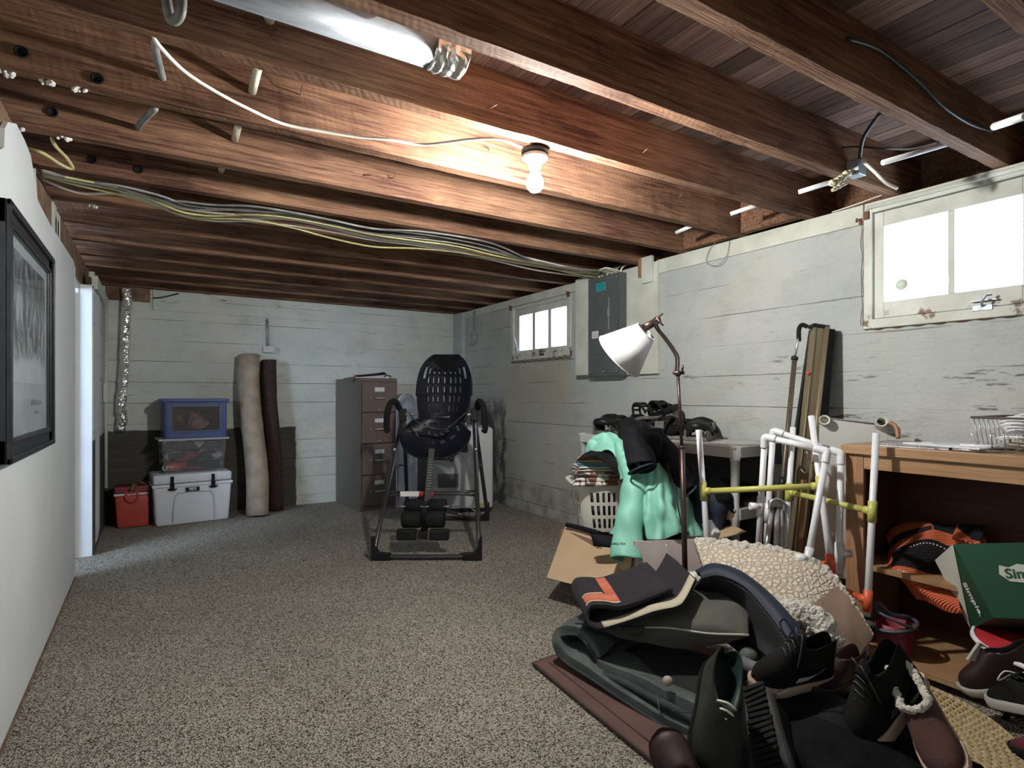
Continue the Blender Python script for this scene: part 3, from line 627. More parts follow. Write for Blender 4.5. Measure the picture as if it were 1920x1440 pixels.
# back wall services
t = thing('outlet_box', 'small grey outlet box with a conduit on the back wall above the rolls', 'electrical box', (.96, YB, 1.55))
bm = new(); box(bm, .91, 1.02, YB-.05, YB, 1.52, 1.585); obj('box', bm, flat('light_grey_metal', (.55,.56,.57), .5), t, bev=.004)
bm = new(); cyl(bm, (.955, YB-.016, 1.58), (.95, YB-.016, 1.85), .012, seg=10); obj('conduit', bm, M['galv'], t)
bm = new(); pts = [(-.195,YB-.06,2.03),(-.19,YB-.06,1.92),(-.20,YB-.055,1.75),(-.205,YB-.055,1.5),(-.215,YB-.055,1.25),(-.235,YB-.055,1.0),(-.225,YB-.055,.9),(-.24,YB-.05,.80)]
pts = smoothpath(pts, 8); rr = [.036+.006*noise.noise(Vector((i*.9,0,0)))+.004*math.sin(i*1.9) for i in range(len(pts))]
pts = smoothpath(pts, 3); rr = [.037+.006*noise.noise(Vector((i*.35,0,0))) for i in range(len(pts))]
tube(bm, pts, rr, 22)
for v_ in bm.verts: q = noise.noise_vector(v_.co*38); v_.co += Vector(q)*.007+Vector(noise.noise_vector(v_.co*90))*.004
for f_ in bm.faces: f_.smooth = False
tag(obj('foil_duct', bm, M['foil']), 'crumpled silver foil duct down the back wall in the left corner', 'duct')
bm = new(); box(bm, -.34, -.02, YB-.02, YB, 1.93, 2.05); struct(obj('trim_17', bm, M['torn'], label='dark timber block above the foil duct'))
cable('black_cable', [(.0,YB-.03,1.97),(.08,YB-.03,1.985),(.2,YB-.03,2.03)], .006, M['cable_k'], 'short black cable at the top of the back wall near the foil duct')
bm = new(); cyl(bm, (XL+.075, 5.75, .35), (XL+.075, 5.75, 1.84), .012, seg=10); box(bm, XL+.06, XL+.09, 5.72, 5.78, 1.05, 1.2)
tag(obj('thin_pipe', bm, M['trimpaint']), 'thin white pipe down the left wall beyond the opening', 'pipe')
# framed picture on the left wall
y0, y1, z0, z1 = 2.30, 3.235, .89, 1.70
t = thing('framed_picture', 'large black framed winter print hanging on the left wall', 'picture', (XL, (y0+y1)/2, z0))
fr = pm('black_frame', (.018,.020,.024), (.03,.033,.04), 20, rough=.32, bmp=.1)
bm = new()
for (a0,a1,b0,b1) in ((y0,y0+.075,z0,z1),(y1-.075,y1,z0,z1),(y0,y1,z0,z0+.075),(y0,y1,z1-.075,z1)): box(bm, XL, XL+.022, a0, a1, b0, b1)
for (a0,a1,b0,b1) in ((y0,y0+.02,z0,z1),(y1-.02,y1,z0,z1),(y0,y1,z0,z0+.02),(y0,y1,z1-.02,z1)): box(bm, XL+.022, XL+.034, a0, a1, b0, b1)
for (a0,a1,b0,b1) in ((y0+.055,y0+.07,z0+.055,z1-.055),(y1-.07,y1-.055,z0+.055,z1-.055),(y0+.055,y1-.055,z0+.055,z0+.07),(y0+.055,y1-.055,z1-.07,z1-.055)): box(bm, XL+.022, XL+.028, a0, a1, b0, b1)
obj('frame', bm, fr, t, bev=.003)
bm = new(); box(bm, XL+.004, XL+.012, y0+.07, y1-.07, z0+.07, z1-.07); obj('mat_board', bm, flat('mat_board', (.42,.47,.48)), t)
def winter():
    m, tt, p = nt('winter_print'); v = coords(tt); o = xyz(tt, v)
    a = noi(tt, coords(tt, (1, 1, .35)), 16, 7, .7, 1.2); trees = ramp(tt, a, [(.44, (.04,.05,.05)), (.60, (.42,.47,.47))]); snow = ramp(tt, noi(tt, v, 9, 4), [(.3, (.40,.45,.46)), (.7, (.55,.60,.61))])
    zz = math_(tt, 'ADD', o[2], math_(tt, 'MULTIPLY', noi(tt, v, 5, 3), .12)); c = mix(tt, less(tt, zz, .40, .03), trees, snow)
    drk = AND(tt, more(tt, zz, .62, .03), ramp(tt, noi(tt, v, 10, 4), [(.35, 1), (.6, .3)])); c = mix(tt, drk, c, (.03,.04,.04)); tt.links.new(c, p.inputs['Base Color']); p.inputs['Roughness'].default_value = .5; return m
bm = new(); box(bm, XL+.012, XL+.0135, y0+.135, y1-.125, 1.145, z1-.115); obj('print', bm, winter(), t, label='grey winter landscape with bare trees and snow')
ink = flat('grey_ink', (.16,.20,.22))
bm = new()
rr = random.Random(4); yy = 2.72
for k in range(9): 
    tube(bm, smoothpath([(XL+.0125, 2.80+k*.026+rr.uniform(-.004,.004), 1.075+rr.uniform(-.014,.014)) for _ in range(4)], 3), .0013, 4)
tube(bm, smoothpath([(XL+.0125, 2.86+k*.012, 1.035+.005*math.sin(k*2)) for k in range(9)], 2), .0012, 4)
obj('signature', bm, ink, t, label='illegible grey script below the print')
bm = new(); box(bm, XL+.0165, XL+.018, y0+.07, y1-.07, z0+.07, z1-.07); obj('glazing', bm, M['picglass'], t)
# ================================================================ BACK OF THE ROOM
# white rotomoulded cooler
A = V(.012,5.655,0); B = V(.58,5.70,0); dx = (B-A).normalized(); ang = math.atan2(dx.y, dx.x); wd = (B-A).length
wd = .575; t = thing('cooler', 'large white hard cooler with two black rubber latches and a black name plate', 'cooler', A, (0,0,ang)); D = .36
bm = new(); hexa(bm, [(0.01,.01,0),(wd-.01,.01,0),(wd-.01,D-.01,0),(.01,D-.01,0),(-.012,-.008,.335),(wd+.012,-.008,.335),(wd+.012,D+.008,.335),(-.012,D+.008,.335)]); obj('body', bm, M['yeti'], t, bev=.022, seg=3, local=True, smooth=True)
bm = new(); box(bm, -.02, wd+.02, -.016, D+.016, .325, .352); obj('rim', bm, M['yeti'], t, bev=.008, local=True)
bm = new(); box(bm, -.012, wd+.012, -.012, D+.01, .356, .435); obj('lid', bm, M['yeti'], t, bev=.018, seg=3, local=True, smooth=True)
bm = new(); tube(bm, smoothpath([(.13,-.012,.03),(.14,-.012,.2),(.16,-.012,.262),(.21,-.012,.275),(.37,-.012,.275),(.42,-.012,.262),(.44,-.012,.2),(.45,-.011,.03)], 6), .0035, 6); obj('moulded_panel_line', bm, flat('white_shadowline', (.5,.52,.56)), t, local=True)
for k, x in enumerate((.125, .435)):
    bm = new(); box(bm, x-.012, x+.012, -.03, -.014, .335, .42); box(bm, x-.016, x+.016, -.033, -.014, .345, .36); 
    prism(bm, [(x-.038,-.034,.318),(x+.038,-.034,.318),(x+.022,-.034,.302),(x-.022,-.034,.302)], (0,.018,0)); box(bm, x-.015, x+.015, -.036, -.016, .31, .345); obj('latch', bm, M['black_rub'], t, bev=.003, local=True)
bm = new(); box(bm, .225, .33, -.018, -.008, .282, .318); o = obj('name_plate', bm, M['black_pl'], t, bev=.002, local=True)
Rz = Matrix.Rotation(ang, 3, 'Z'); rt = Rz@V(1,0,0); fwd = Rz@V(0,1,0)
text('name_lettering', 'YETI', M['porcelain'], t, A+Rz@V(.2775,-.0185,.300), rt, (0,0,1), .030, .001, label='pale capital letters', bold=.0012)
bm = new()
for x in (-.03, wd+.012): box(bm, x, x+.018, .1, .3, .27, .30)
obj('rope_handle', bm, M['black_rub'], t, bev=.004, local=True)
# clear bin of clothes on the cooler
ztop = .437; bmx = 0.04
bw0, bw1 = -.02+.045, .545
def mottled(name, cols, scale=14):
    m, tt, p = nt(name); v = coords(tt); vo = N(tt, 'ShaderNodeTexVoronoi'); vo.inputs['Scale'].default_value = scale; n = N(tt, 'ShaderNodeTexNoise'); n.inputs['Scale'].default_value = scale*.5; tt.links.new(v, n.inputs['Vector'])
    vv = N(tt, 'ShaderNodeVectorMath', operation='MULTIPLY_ADD'); tt.links.new(n.outputs[1], vv.inputs[0]); vv.inputs[1].default_value = (.12,)*3; tt.links.new(v, vv.inputs[2]); tt.links.new(vv.outputs[0], vo.inputs['Vector'])
    r = N(tt, 'ShaderNodeValToRGB'); r.color_ramp.interpolation = 'CONSTANT'; e = r.color_ramp.elements
    while len(e) < len(cols): e.new(.5)
    for i, c in enumerate(cols): e[i].position = i/len(cols); e[i].color = c+(1,)
    tt.links.new(xyz(tt, vo.outputs['Color'])[0], r.inputs[0]); tt.links.new(r.outputs[0], p.inputs['Base Color']); p.inputs['Roughness'].default_value = .8; bump(tt, p, noi(tt, v, 25, 4), .8, .02); return m
t = thing('storage_bin', 'clear plastic bin stuffed with colourful clothes on the white cooler', 'storage bin', A+Rz@V(.05,.03,ztop), (0,0,ang)); w, d, h = .50, .32, .285
def tub(bm, w, d, h, th=.004, tp=.02, x0=0, y0=0):
    r = [[(x0+tp,y0+tp),(x0+w-tp,y0+tp),(x0+w-tp,y0+d-tp),(x0+tp,y0+d-tp)],[(x0,y0),(x0+w,y0),(x0+w,y0+d),(x0,y0+d)]]
    a = [bm.verts.new((x,y,0)) for x,y in r[0]]; b = [bm.verts.new((x,y,h)) for x,y in r[1]]
    bm.faces.new(a[::-1])
    for i in range(4): bm.faces.new((a[i],a[(i+1)%4],b[(i+1)%4],b[i]))
bm = new(); tub(bm, w, d, h); obj('tub', bm, M['clear'], t, local=True, bev=.012, solid=.003, off=-1)
bm = new(); hexa(bm, [(-.02,-.02,h-.006),(w+.02,-.02,h-.006),(w+.02,d+.02,h-.006),(-.02,d+.02,h-.006),(-.02,-.02,h+.012),(w+.02,-.02,h+.012),(w+.02,d+.02,h+.012),(-.02,d+.02,h+.012)]); obj('lid', bm, clearp('cloudy_lid', (.6,.64,.74), .6), t, local=True, bev=.005)
cl = mottled('mixed_clothes', [(.02,.02,.04),(.45,.05,.05),(.025,.025,.045),(.50,.50,.50),(.03,.03,.06),(.30,.05,.13),(.02,.02,.03),(.62,.14,.08),(.15,.13,.20),(.35,.35,.37),(.03,.03,.05),(.25,.04,.05)], 11)
for k, (a, b, c, e) in enumerate(((.025,.025,.008,.10),(.02,.02,.10,.185),(.016,.016,.185,.272))):
    bm = new(); pillow(bm, (a,b,(c+e)/2), (w-a,b,(c+e)/2), (w-a,d-b,(c+e)/2), (a,d-b,(c+e)/2), (e-c)*1.05, 26, .18, .012, k); tag(obj('clothes', bm, cl, loc=None), ['layer of mixed dark and red clothes at the bottom of the clear bin','layer of navy and orange clothes in the middle of the clear bin','silvery and purple clothes at the top of the clear bin'][k], 'clothes', 'clothes inside the clear bin')
    o = COL.objects[-1] if False else None
for o in list(COL.objects):
    if o.name.startswith('clothes'): o.location = t.location; o.rotation_euler = t.rotation_euler
bm = new(); tube(bm, smoothpath([(.02,.012,.07),(.012,.010,.05),(.02,.010,.035),(.04,.010,.04),(.045,.01,.06),(.07,.01,.055),(.09,.01,.05)],5), .003, 6); o = obj('drawstring', bm, M['white_pl']); o.location = t.location; o.rotation_euler = t.rotation_euler; tag(o, 'white drawstring curled against the wall of the clear bin', 'cord')
# blue bin with a window, on top
zt = ztop+h+.013; b0 = A+Rz@V(.075,.02,zt); t = thing('storage_bin', 'blue plastic bin with a dark see-through front, on top of the clear bin', 'storage bin', b0, (0,0,ang)); w, d, h = .475, .33, .32
blue = flat('blue_plastic', (.045,.075,.23), .4, bmp=.03)
bm = new(); hexa(bm, [(.02,.02,0),(w-.02,.02,0),(w-.02,d-.02,0),(.02,d-.02,0),(0,0,h),(w,0,h),(w,d,h),(0,d,h)][:8])
bm.free(); bm = new(); fx0, fx1, fz0, fz1 = .055, w-.055, .06, h-.045
box(bm, .012, fx0, 0, .02, 0, h); box(bm, fx1, w-.012, 0, .02, 0, h); box(bm, fx0, fx1, 0, .02, 0, fz0); box(bm, fx0, fx1, 0, .02, fz1, h); box(bm, .0, .014, .0, d, 0, h); box(bm, w-.014, w, 0, d, 0, h); box(bm, 0, w, d-.014, d, 0, h); box(bm, .01, w-.01, .02, d-.014, 0, .01)
obj('body', bm, blue, t, local=True, bev=.004)
bm = new(); box(bm, .012, .03, -.008, 0, 0, h); box(bm, w-.03, w-.012, -.008, 0, 0, h); box(bm, .03, w-.03, -.006, 0, .0, .05); obj('rib', bm, blue, t, local=True, bev=.003)
bm = new(); box(bm, -.02, w+.02, -.02, d+.02, h-.005, h+.02); box(bm, -.012, w+.012, -.012, d+.012, h-.02, h-.005); obj('lid', bm, blue, t, local=True, bev=.005)
bm = new(); box(bm, fx0, fx1, .004, .007, fz0, fz1); obj('front_window', bm, clearp('smoked_clear', (.72,.66,.62), .02), t, local=True)
bm = new(); 
for (a0,a1,c0,c1) in ((fx0-.006,fx0+.006,fz0,fz1),(fx1-.006,fx1+.006,fz0,fz1),(fx0,fx1,fz0-.006,fz0+.006),(fx0,fx1,fz1-.006,fz1+.006)): box(bm, a0, a1, -.004, .004, c0, c1)
obj('window_rim', bm, flat('grey_rim', (.09,.10,.14)), t, local=True)
grid = mottled('printed_cloth', [(.55,.55,.55),(.60,.16,.08),(.08,.25,.38),(.5,.5,.5),(.5,.12,.08)], 30)
bm = new(); patch(bm, [[(.17,.02,.10),(.24,.022,.075),(.30,.02,.085)],[(.185,.02,.17),(.26,.024,.14),(.335,.02,.115)],[(.20,.02,.235),(.25,.02,.2),(.345,.02,.13)]], 20, 20, .004, 20); o = obj('printed_cloth', bm, grid, solid=.004); o.location = t.location; o.rotation_euler = t.rotation_euler; tag(o, 'orange and blue checked cloth behind the front of the blue bin', 'cloth')
bm = new()
for q in range(7):
    x = .182+q*.022; tube(bm, [(x,.0165,.085+q*.004),(x+.022,.0165,.232-q*.017)], .0016, 4); z = .09+q*.02; tube(bm, [(.172+q*.004,.0165,z),(.325-abs(q-2)*.013,.0165,z+.01)], .0016, 4)
o = obj('lattice_print', bm, M['porcelain']); o.location = t.location; o.rotation_euler = t.rotation_euler; tag(o, 'white lattice of lines over the checked cloth in the blue bin', 'cloth print')
bm = new(); pillow(bm, (.03,.05,.02), (w-.03,.05,.02), (w-.03,.1,.25), (.03,.1,.25), .06, 16, .3, .01); o = obj('dark_clothing', bm, pm('dark_purple_cloth', (.035,.022,.028), (.012,.01,.012), 12, rough=.9)); o.location = t.location; o.rotation_euler = t.rotation_euler; tag(o, 'dark crumpled clothing filling the blue bin', 'clothes')
bm = new(); pillow(bm, (.075,.022,.14), (.135,.022,.13), (.15,.022,.215), (.085,.022,.20), .03, 12, .3, .006, 4); o = obj('ball_of_cloth', bm, mottled('pink_grey', [(.2,.2,.2),(.5,.2,.17),(.12,.12,.12),(.4,.3,.3)], 40)); o.location = t.location; o.rotation_euler = t.rotation_euler; tag(o, 'small pink and grey bundle at the left inside the blue bin', 'cloth')
# red cooler
A2 = atz(214, 993); A2 = A2; t = thing('cooler', 'small red picnic cooler with a white band and a patterned strap, in the left corner', 'cooler', A2, (0,0,.02)); red = flat('red_plastic', (.55,.075,.055), .45, bmp=.03); w, d = .245, .20
bm = new(); hexa(bm, [(.02,.01,0),(w-.005,.01,0),(w-.005,d,0),(.02,d,0),(0,0,.27),(w,0,.27),(w,d,.27),(0,d,.27)]); obj('body', bm, red, t, local=True, bev=.018, seg=3, smooth=True)
bm = new(); box(bm, -.004, w+.004, -.004, d+.004, .27, .288); obj('white_band', bm, M['white_pl'], t, local=True, bev=.004)
bm = new(); box(bm, -.002, w+.002, -.002, d+.002, .288, .345); obj('lid', bm, flat('dark_red_plastic', (.25,.03,.04), .5), t, local=True, bev=.012, seg=3)
bm = new(); tube(bm, smoothpath([(.085,-.012,.29),(.08,-.02,.25),(.11,-.022,.22),(.15,-.022,.225),(.165,-.018,.26),(.16,-.012,.29)],5), .008, 8); box(bm, .075, .17, -.018, .0, .285, .30); obj('front_clasp', bm, red, t, local=True)
stp = mottled('patterned_strap', [(.02,.02,.02),(.25,.04,.03),(.02,.03,.02),(.2,.16,.08)], 60)
for pts, lb in (([(.0,.06,.345),(.03,.05,.375),(.1,.04,.36),(.14,.0,.365),(.13,-.015,.33),(.115,-.018,.30)],'a'), ([(.10,.06,.36),(.17,.05,.375),(.23,.03,.345),(.26,.0,.29),(.27,-.02,.22),(.262,-.03,.17)],'b')):
    bm = new(); tube(bm, smoothpath(pts, 6), .02, 8, flat=.22, up=(0,0,1)); obj('strap', bm, stp, t, local=True)
# rolled carpet remnants
def roll(name, base, top, r, m, label, bend=0, spiral=True, bendv=(1,0,0)):
    base, top = Vector(base), Vector(top); t = thing(name, label, 'rolled carpet', base)
    path = [base+(top-base)*k+Vector(bendv)*bend*math.sin(math.pi*k*2) for k in [i/16 for i in range(17)]]
    bm = new(); rr = [r*(1+.06*noise.noise(Vector((i*.6,r*50,0)))) for i in range(17)]; 
    tube(bm, path, rr, 28, flat=.8); obj('outer_layer', bm, m, t)
    bm = new(); ax = (top-base).normalized(); u = ax.orthogonal().normalized(); w = ax.cross(u)
    sp = [top+ax*.003+(u*math.cos(a)+w*math.sin(a))*(r*(.15+.75*a/18.8)) for a in [i*.4 for i in range(48)]]; tube(bm, sp, .0035, 5); obj('spiral_edge', bm, M['torn'], t)
    return t
beige = pm('beige_carpet_back', (.46,.37,.29), (.30,.235,.18), 7, rough=.95, bmp=.6, bs=160, bd=.004)
roll('rolled_carpet', (.815,5.76,.0), (.775,6.0,1.475), .12, beige, 'fat beige carpet roll leaning on the back wall beside the bins', .018)
brown = pm('brown_carpet_pile', (.075,.04,.033), (.03,.018,.015), 40, rough=.95, bmp=.9, bs=220, bd=.006)
roll('rolled_carpet', (1.01,5.94,0), (.955,6.02,1.44), .085, brown, 'dark brown carpet roll standing behind the beige roll', .01)
# filing cabinet
w, d, h = .38, .66, 1.27; fx = atz(678,960); ang = math.radians(4.5)
t = thing('filing_cabinet', 'brown four-drawer metal filing cabinet against the back wall', 'filing cabinet', (1.668,5.42,0), (0,0,ang))
br = pm('brown_enamel', (.145,.10,.088), (.125,.086,.074), 30, rough=.5, bmp=.15, bs=300, bd=.0006); sd = pm('brown_enamel_side', (.17,.145,.12), (.15,.125,.105), 30, rough=.5, bmp=.15, bs=300, bd=.0006)
bm = new(); box(bm, 0, w, .012, d, .0, h); obj('body', bm, sd, t, local=True, bev=.004)
bm = new(); box(bm, 0, w, 0, .012, h-.035, h); box(bm, 0, .014, 0, .012, 0, h-.035); box(bm, w-.014, w, 0, .012, 0, h-.035); box(bm, .014, w-.014, 0, .012, 0, .05); obj('face_frame', bm, br, t, local=True, bev=.001)
for k in range(4):
    z1 = h-.038-k*.298; z0 = z1-.290
    bm = new(); box(bm, .017, w-.017, -.012, .01, z0, z1); dr = obj('drawer', bm, br, t, local=True, bev=.004)
    MW[dr.name] = MW[t.name]
    def sub(name, bm, m): 
        o = obj(name, bm, m, dr, local=True); return o
    bm = new(); box(bm, .14, .24, -.016, -.012, z1-.095, z1-.05); sub('label_holder', bm, M['chrome'])
    bm = new(); box(bm, .146, .234, -.0175, -.016, z1-.088, z1-.057); sub('paper_label', bm, M['porcelain'])
    bm = new()
    for q in (.071,.077): box(bm, .155, .225, -.0182, -.0175, z1-q-.001, z1-q)
    sub('label_text', bm, ink)
    bm = new(); tube(bm, [(.145,-.012,z1-.15),(.15,-.034,z1-.155),(.24,-.034,z1-.155),(.245,-.012,z1-.15)], .007, 10); sub('handle', bm, M['chrome'])
    bm = new(); lathe(bm, [(0,.012),(.008,.010),(.009,0)], 12, (.105,-.012,z1-.155), (0,-1,0)); sub('thumb_latch', bm, M['chrome'])
    if k < 2:
        bm = new(); lathe(bm, [(0,.004),(.007,.003),(.008,0)], 12, (.188,-.012,z0+.022), (0,-1,0)); sub('lock', bm, M['chrome'])
Rc = Matrix.Rotation(ang, 3, 'Z'); C0 = V(1.668,5.42,0)
def ct(x, y, z=0): return C0+Rc@V(x,y,h+z)
t = thing('clamp_tool', 'red and black hand tool lying on the filing cabinet', 'tool', ct(.13,.18))
bm = new(); tube(bm, [ct(.0,.16,.02), ct(.20,.10,.035)], [.017,.014], 10, flat=.7); obj('red_handle', bm, red, t)
bm = new(); tube(bm, [ct(.17,.11,.035), ct(.30,.08,.045)], .016, 6, flat=.6); tube(bm, [ct(.02,.14,.02), ct(.18,.06,.04), ct(.27,.05,.055)], .009, 6); obj('steel_jaw', bm, M['black_pl'], t)
for k, (x, y, m, lb) in enumerate(((.27,.02,M['white_pl'],'small white packet at the front edge of the filing cabinet top'), (.335,.03,flat('yellow_green',(.55,.58,.12)),'small yellow-green packet on the right of the filing cabinet top'))):
    bm = new(); obox(bm, ct(x,y,.006), Rc@V(.05,0,0), Rc@V(0,.04,0), (0,0,.011)); tag(obj('packet', bm, m, bev=.002), lb, 'packet')
bm = new(); tube(bm, smoothpath([ct(.28,.08,.012), ct(.31,.10,.03), ct(.345,.08,.025), ct(.335,.06,.008)],5), .006, 8); tag(obj('hand_tape', bm, M['black_pl']), 'small black loop of tape on the right of the filing cabinet top', 'tape')
bm = new(); prism(bm, [ct(-.07,.22,-.02), ct(.01,.14,.012), ct(.06,.30,.012), ct(-.02,.38,.0)], (0,0,.006)); prism(bm, [ct(-.05,.12,-.04), ct(.0,.10,.0), ct(.02,.2,.012), ct(-.06,.24,-.01)], (0,0,.004)); tag(obj('grey_rag', bm, flat('grey_rag', (.15,.14,.14))), 'grey rag hanging off the left edge of the filing cabinet top', 'rag')
# white appliance and plastic tub behind the inversion table
Pa = atz(765,955); t = thing('appliance', 'white boxy appliance with a yellow sticker behind the inversion table', 'appliance', (2.18,5.02,0), (0,0,math.radians(-24)))
wa, da, ha = .62, .5, .80
bm = new(); box(bm, 0, wa, 0, da, .03, ha); obj('body', bm, pm('white_enamel', (.62,.63,.64), (.55,.56,.57), 3, rough=.45, bmp=0), t, local=True, bev=.03, seg=3, smooth=True)
bm = new(); box(bm, .0, .3, -.02, 0, .06, ha-.02); obj('door', bm, pm('grey_white_enamel', (.40,.43,.47), (.36,.39,.43), 3, rough=.35, bmp=0), t, local=True, bev=.012, seg=3)
bm = new(); box(bm, .10, .29, -.026, -.02, .24, .37); obj('vent', bm, flat('grey_vent', (.10,.10,.105)), t, local=True, bev=.002)
bm = new(); box(bm, .43, .54, -.006, .0, .06, .085); obj('yellow_sticker', bm, flat('yellow_sticker', (.50,.48,.12)), t, local=True)
bm = new(); tube(bm, smoothpath([(.40,-.01,.05),(.44,-.03,.02),(.48,-.05,.01),(.46,-.08,.006),(.55,-.06,.006),(.58,.0,.03)],5), .004, 6); obj('power_cord', bm, M['cable_w'], t, local=True)
bm = new(); box(bm, .02, wa-.02, .02, da-.02, 0, .03); obj('base', bm, M['black_pl'], t, local=True)
t = thing('plastic_tub', 'upright cloudy grey plastic tub between the filing cabinet and the inversion table', 'tub', (2.03,5.42,0), (0,0,math.radians(-10)))
gcl = clearp('cloudy_grey', (.55,.60,.68), .62, .2)
bm = new(); n = 14; R = []
for y in (0, .30):
    ring = [(0,y,0),(.20,y,0)]+[(.20,y,.95)]+[(.10+.10*math.cos(a), y, .98+.14*math.sin(a)) for a in [math.pi*k/n for k in range(n+1)]]+[(0,y,.95)]; R.append([bm.verts.new(p) for p in ring])
m_ = len(R[0]); bm.faces.new(R[0]); bm.faces.new(R[1][::-1])
for i in range(m_): bm.faces.new((R[0][i],R[1][i],R[1][(i+1)%m_],R[0][(i+1)%m_]))
obj('shell', bm, gcl, t, local=True, bev=.01)
bm = new(); tube(bm, [(.0,-.004,.0),(0,-.004,.96)]+[(.10-.10*math.cos(a), -.004, .98+.14*math.sin(a)) for a in [math.pi*k/n for k in range(n+1)]]+[(.2,-.004,0)], .008, 6); obj('rim', bm, clearp('cloudy_rim', (.6,.64,.7), .8), t, local=True)
# ---------------------------------------------------------------- inversion table (local frame: x = to the right, y = away)
loc = V(1.89,4.13,0); th = -YAW
t = thing('inversion_table', 'black inversion table with perforated backrest, foam ankle rollers and A-frame stand', 'exercise equipment', loc, (0,0,th))
mt = pm('black_gloss_steel', (.022,.021,.021), (.03,.028,.028), 20, rough=.28, bmp=0, spec=.7)
L = lambda name, bm, m, **k: obj(name, bm, m, t, local=True, **k)
for nm, y, s in (('front_frame', -.63, -1), ('rear_frame', .60, 1)):
    bm = new(); tw = .28
    pts = [(-tw+.005,0,.96), (-.345,y*.93,.13), (-.345,y,.06), (-.30,y,.025), (.30,y,.025), (.345,y,.06), (.345,y*.93,.13), (tw-.005,0,.96)]
    tube(bm, smoothpath(pts[:2],2)+smoothpath(pts[1:7],5)[1:-1]+[pts[6],pts[7]], .0165, 12); L(nm, bm, mt)
    for q in (-1,1):
        bm = new(); prism(bm, [(q*.37,y-.022,0),(q*.24,y-.022,0),(q*.24,y-.022,.045),(q*.32,y-.022,.055),(q*.345,y-.022,.10),(q*.352,y-.03*s*0-.022,.16),(q*.37,y-.022,.16)], (0,.044,0)); L('foot_cap', bm, M['black_pl'], bev=.004)
for q in (-1,1):
    bm = new(); tube(bm, [(q*.315,-.25,.53),(q*.31,0,.56),(q*.315,.24,.53)], .008, 8); L('spreader_arm', bm, mt)
    bm = new(); box(bm, q*.28-.022, q*.28+.022, -.05, .05, .90, 1.0); L('pivot_bracket', bm, M['black_pl'], bev=.006)
    bm = new(); tube(bm, smoothpath([(q*.30,-.03,1.0),(q*.315,-.10,1.055),(q*.345,-.15,1.04),(q*.365,-.17,.96),(q*.368,-.17,.86),(q*.36,-.16,.83)],5), .023, 12); L('grab_handle', bm, M['black_rub'])
    bm = new(); cyl(bm, (q*.27,-.02,.955), (q*.18,-.02,.955), .012, seg=10); L('pivot_pin', bm, M['chrome'])
    bm = new(); lathe(bm, [(0,.01),(.012,.008),(.013,0)], 12, (q*.302,-.20,.70), (0,-1,0)); L('bolt', bm, M['chrome'])
    bm = new(); tube(bm, [(q*.20,-.02,.95),(q*.215,.05,.80),(q*.20,.0,.72)], .01, 8); box(bm, q*.20-.025, q*.20+.025, -.01, .04, .66, .76); L('hinge_arm', bm, mt)
bm = new(); tube(bm, [(-.33,-.28,.40),(-.2,-.28,.395),(.2,-.28,.395),(.33,-.28,.41)], .010, 8); tube(bm, [(-.33,-.28,.37),(-.2,-.29,.385),(.2,-.29,.385),(.33,-.28,.37)], .010, 8); L('cross_bar', bm, mt)
bm = new(); box(bm, -.24, -.10, -.31, -.29, .37, .405); L('warning_label', bm, M['porcelain'], label='white label wrapped on the cross bar')
bm = new(); lathe(bm, [(0,-.02),(.02,-.018),(.022,0),(.02,.018),(0,.02)], 12, (-.02,-.30,.385), (1,0,0)); lathe(bm, [(0,-.02),(.02,-.018),(.022,0),(.02,.018),(0,.02)], 12, (-.085,-.30,.385), (1,0,0)); L('red_knob', bm, flat('red_knob', (.45,.03,.04)), label='red plastic knobs')
# perforated bed: two shells with real slots
def bed(bm, cz0, cz1, wf, yf, zf, slots, nu=44, nv=56, ox=0):
    V_ = {}
    for j in range(nv+1):
        for i in range(nu+1):
            u = i/nu*2-1; v = j/nv; w = wf(v); V_[i,j] = bm.verts.new((ox+u*w, yf(v)-.06*(u*u)+.0, zf(v)+0))
    for j in range(nv):
        for i in range(nu):
            if (i, j) in slots: continue
            bm.faces.new((V_[i,j],V_[i+1,j],V_[i+1,j+1],V_[i,j+1])).smooth = True
def slotset_back(nu, nv):
    s = set()
    for i in (8,12,16,21,26,30,34):
        for j in range(6, nv-10):
            if j % 8 in (0,1,2,3,4) and not (i in (21,) and j < 14): s.add((i,j))
    for i in (4,5,38,39):
        for j in range(nv-20, nv-10): s.add((i,j))
    for j in range(3, 5):
        for i in range(16, 28): s.add((i,j))
    return s
navy = pm('navy_black_plastic', (.005,.006,.012), (.008,.009,.016), 10, rough=.4, bmp=0, spec=.2)
bm = new(); bed(bm, 0, 1, lambda v: .205*(max(.0,1-abs((v-.38)/.66)**3.2))**.5+.012 if v > .38 else .165+.04*math.sin(v/.38*math.pi/2), lambda v: -.06+.20*v, lambda v: .90+.52*v, slotset_back(44,56), ox=.045)
L('back_shell', bm, navy, solid=.012)
def seatslots(nu, nv):
    s = set()
    for j in range(nv):
        for i in range(nu):
            u = i/nu*2-1; v = j/nv; r = math.hypot(u*1.0, (v-.85)*1.25)
            a = math.atan2(v-.85, u)
            if v < .8 and (abs(r-.72) < .03 or abs(r-.45) < .03) and int((a+3.2)*4.2) % 2 == 0: s.add((i,j))
            if .72 < v < .84 and abs(u) < .45 and j % 3 == 0 and i % 8 < 5: s.add((i,j))
    return s
bm = new(); bed(bm, 0, 1, lambda v: .25*(max(.0, 1-abs((v-.62)/.64)**2.6))**.5+.01 if v < .62 else .25-.09*(v-.62)/.38, lambda v: -.26+.16*v+.03*math.sin(v*3.1), lambda v: .65+.27*v+.02*math.sin(v*3), seatslots(44,40), 44, 40, ox=.0)
L('seat_shell', bm, navy, solid=.012)
bm = new(); pts = []
for k in range(41):
    v = k/40; 
    pts.append(v)
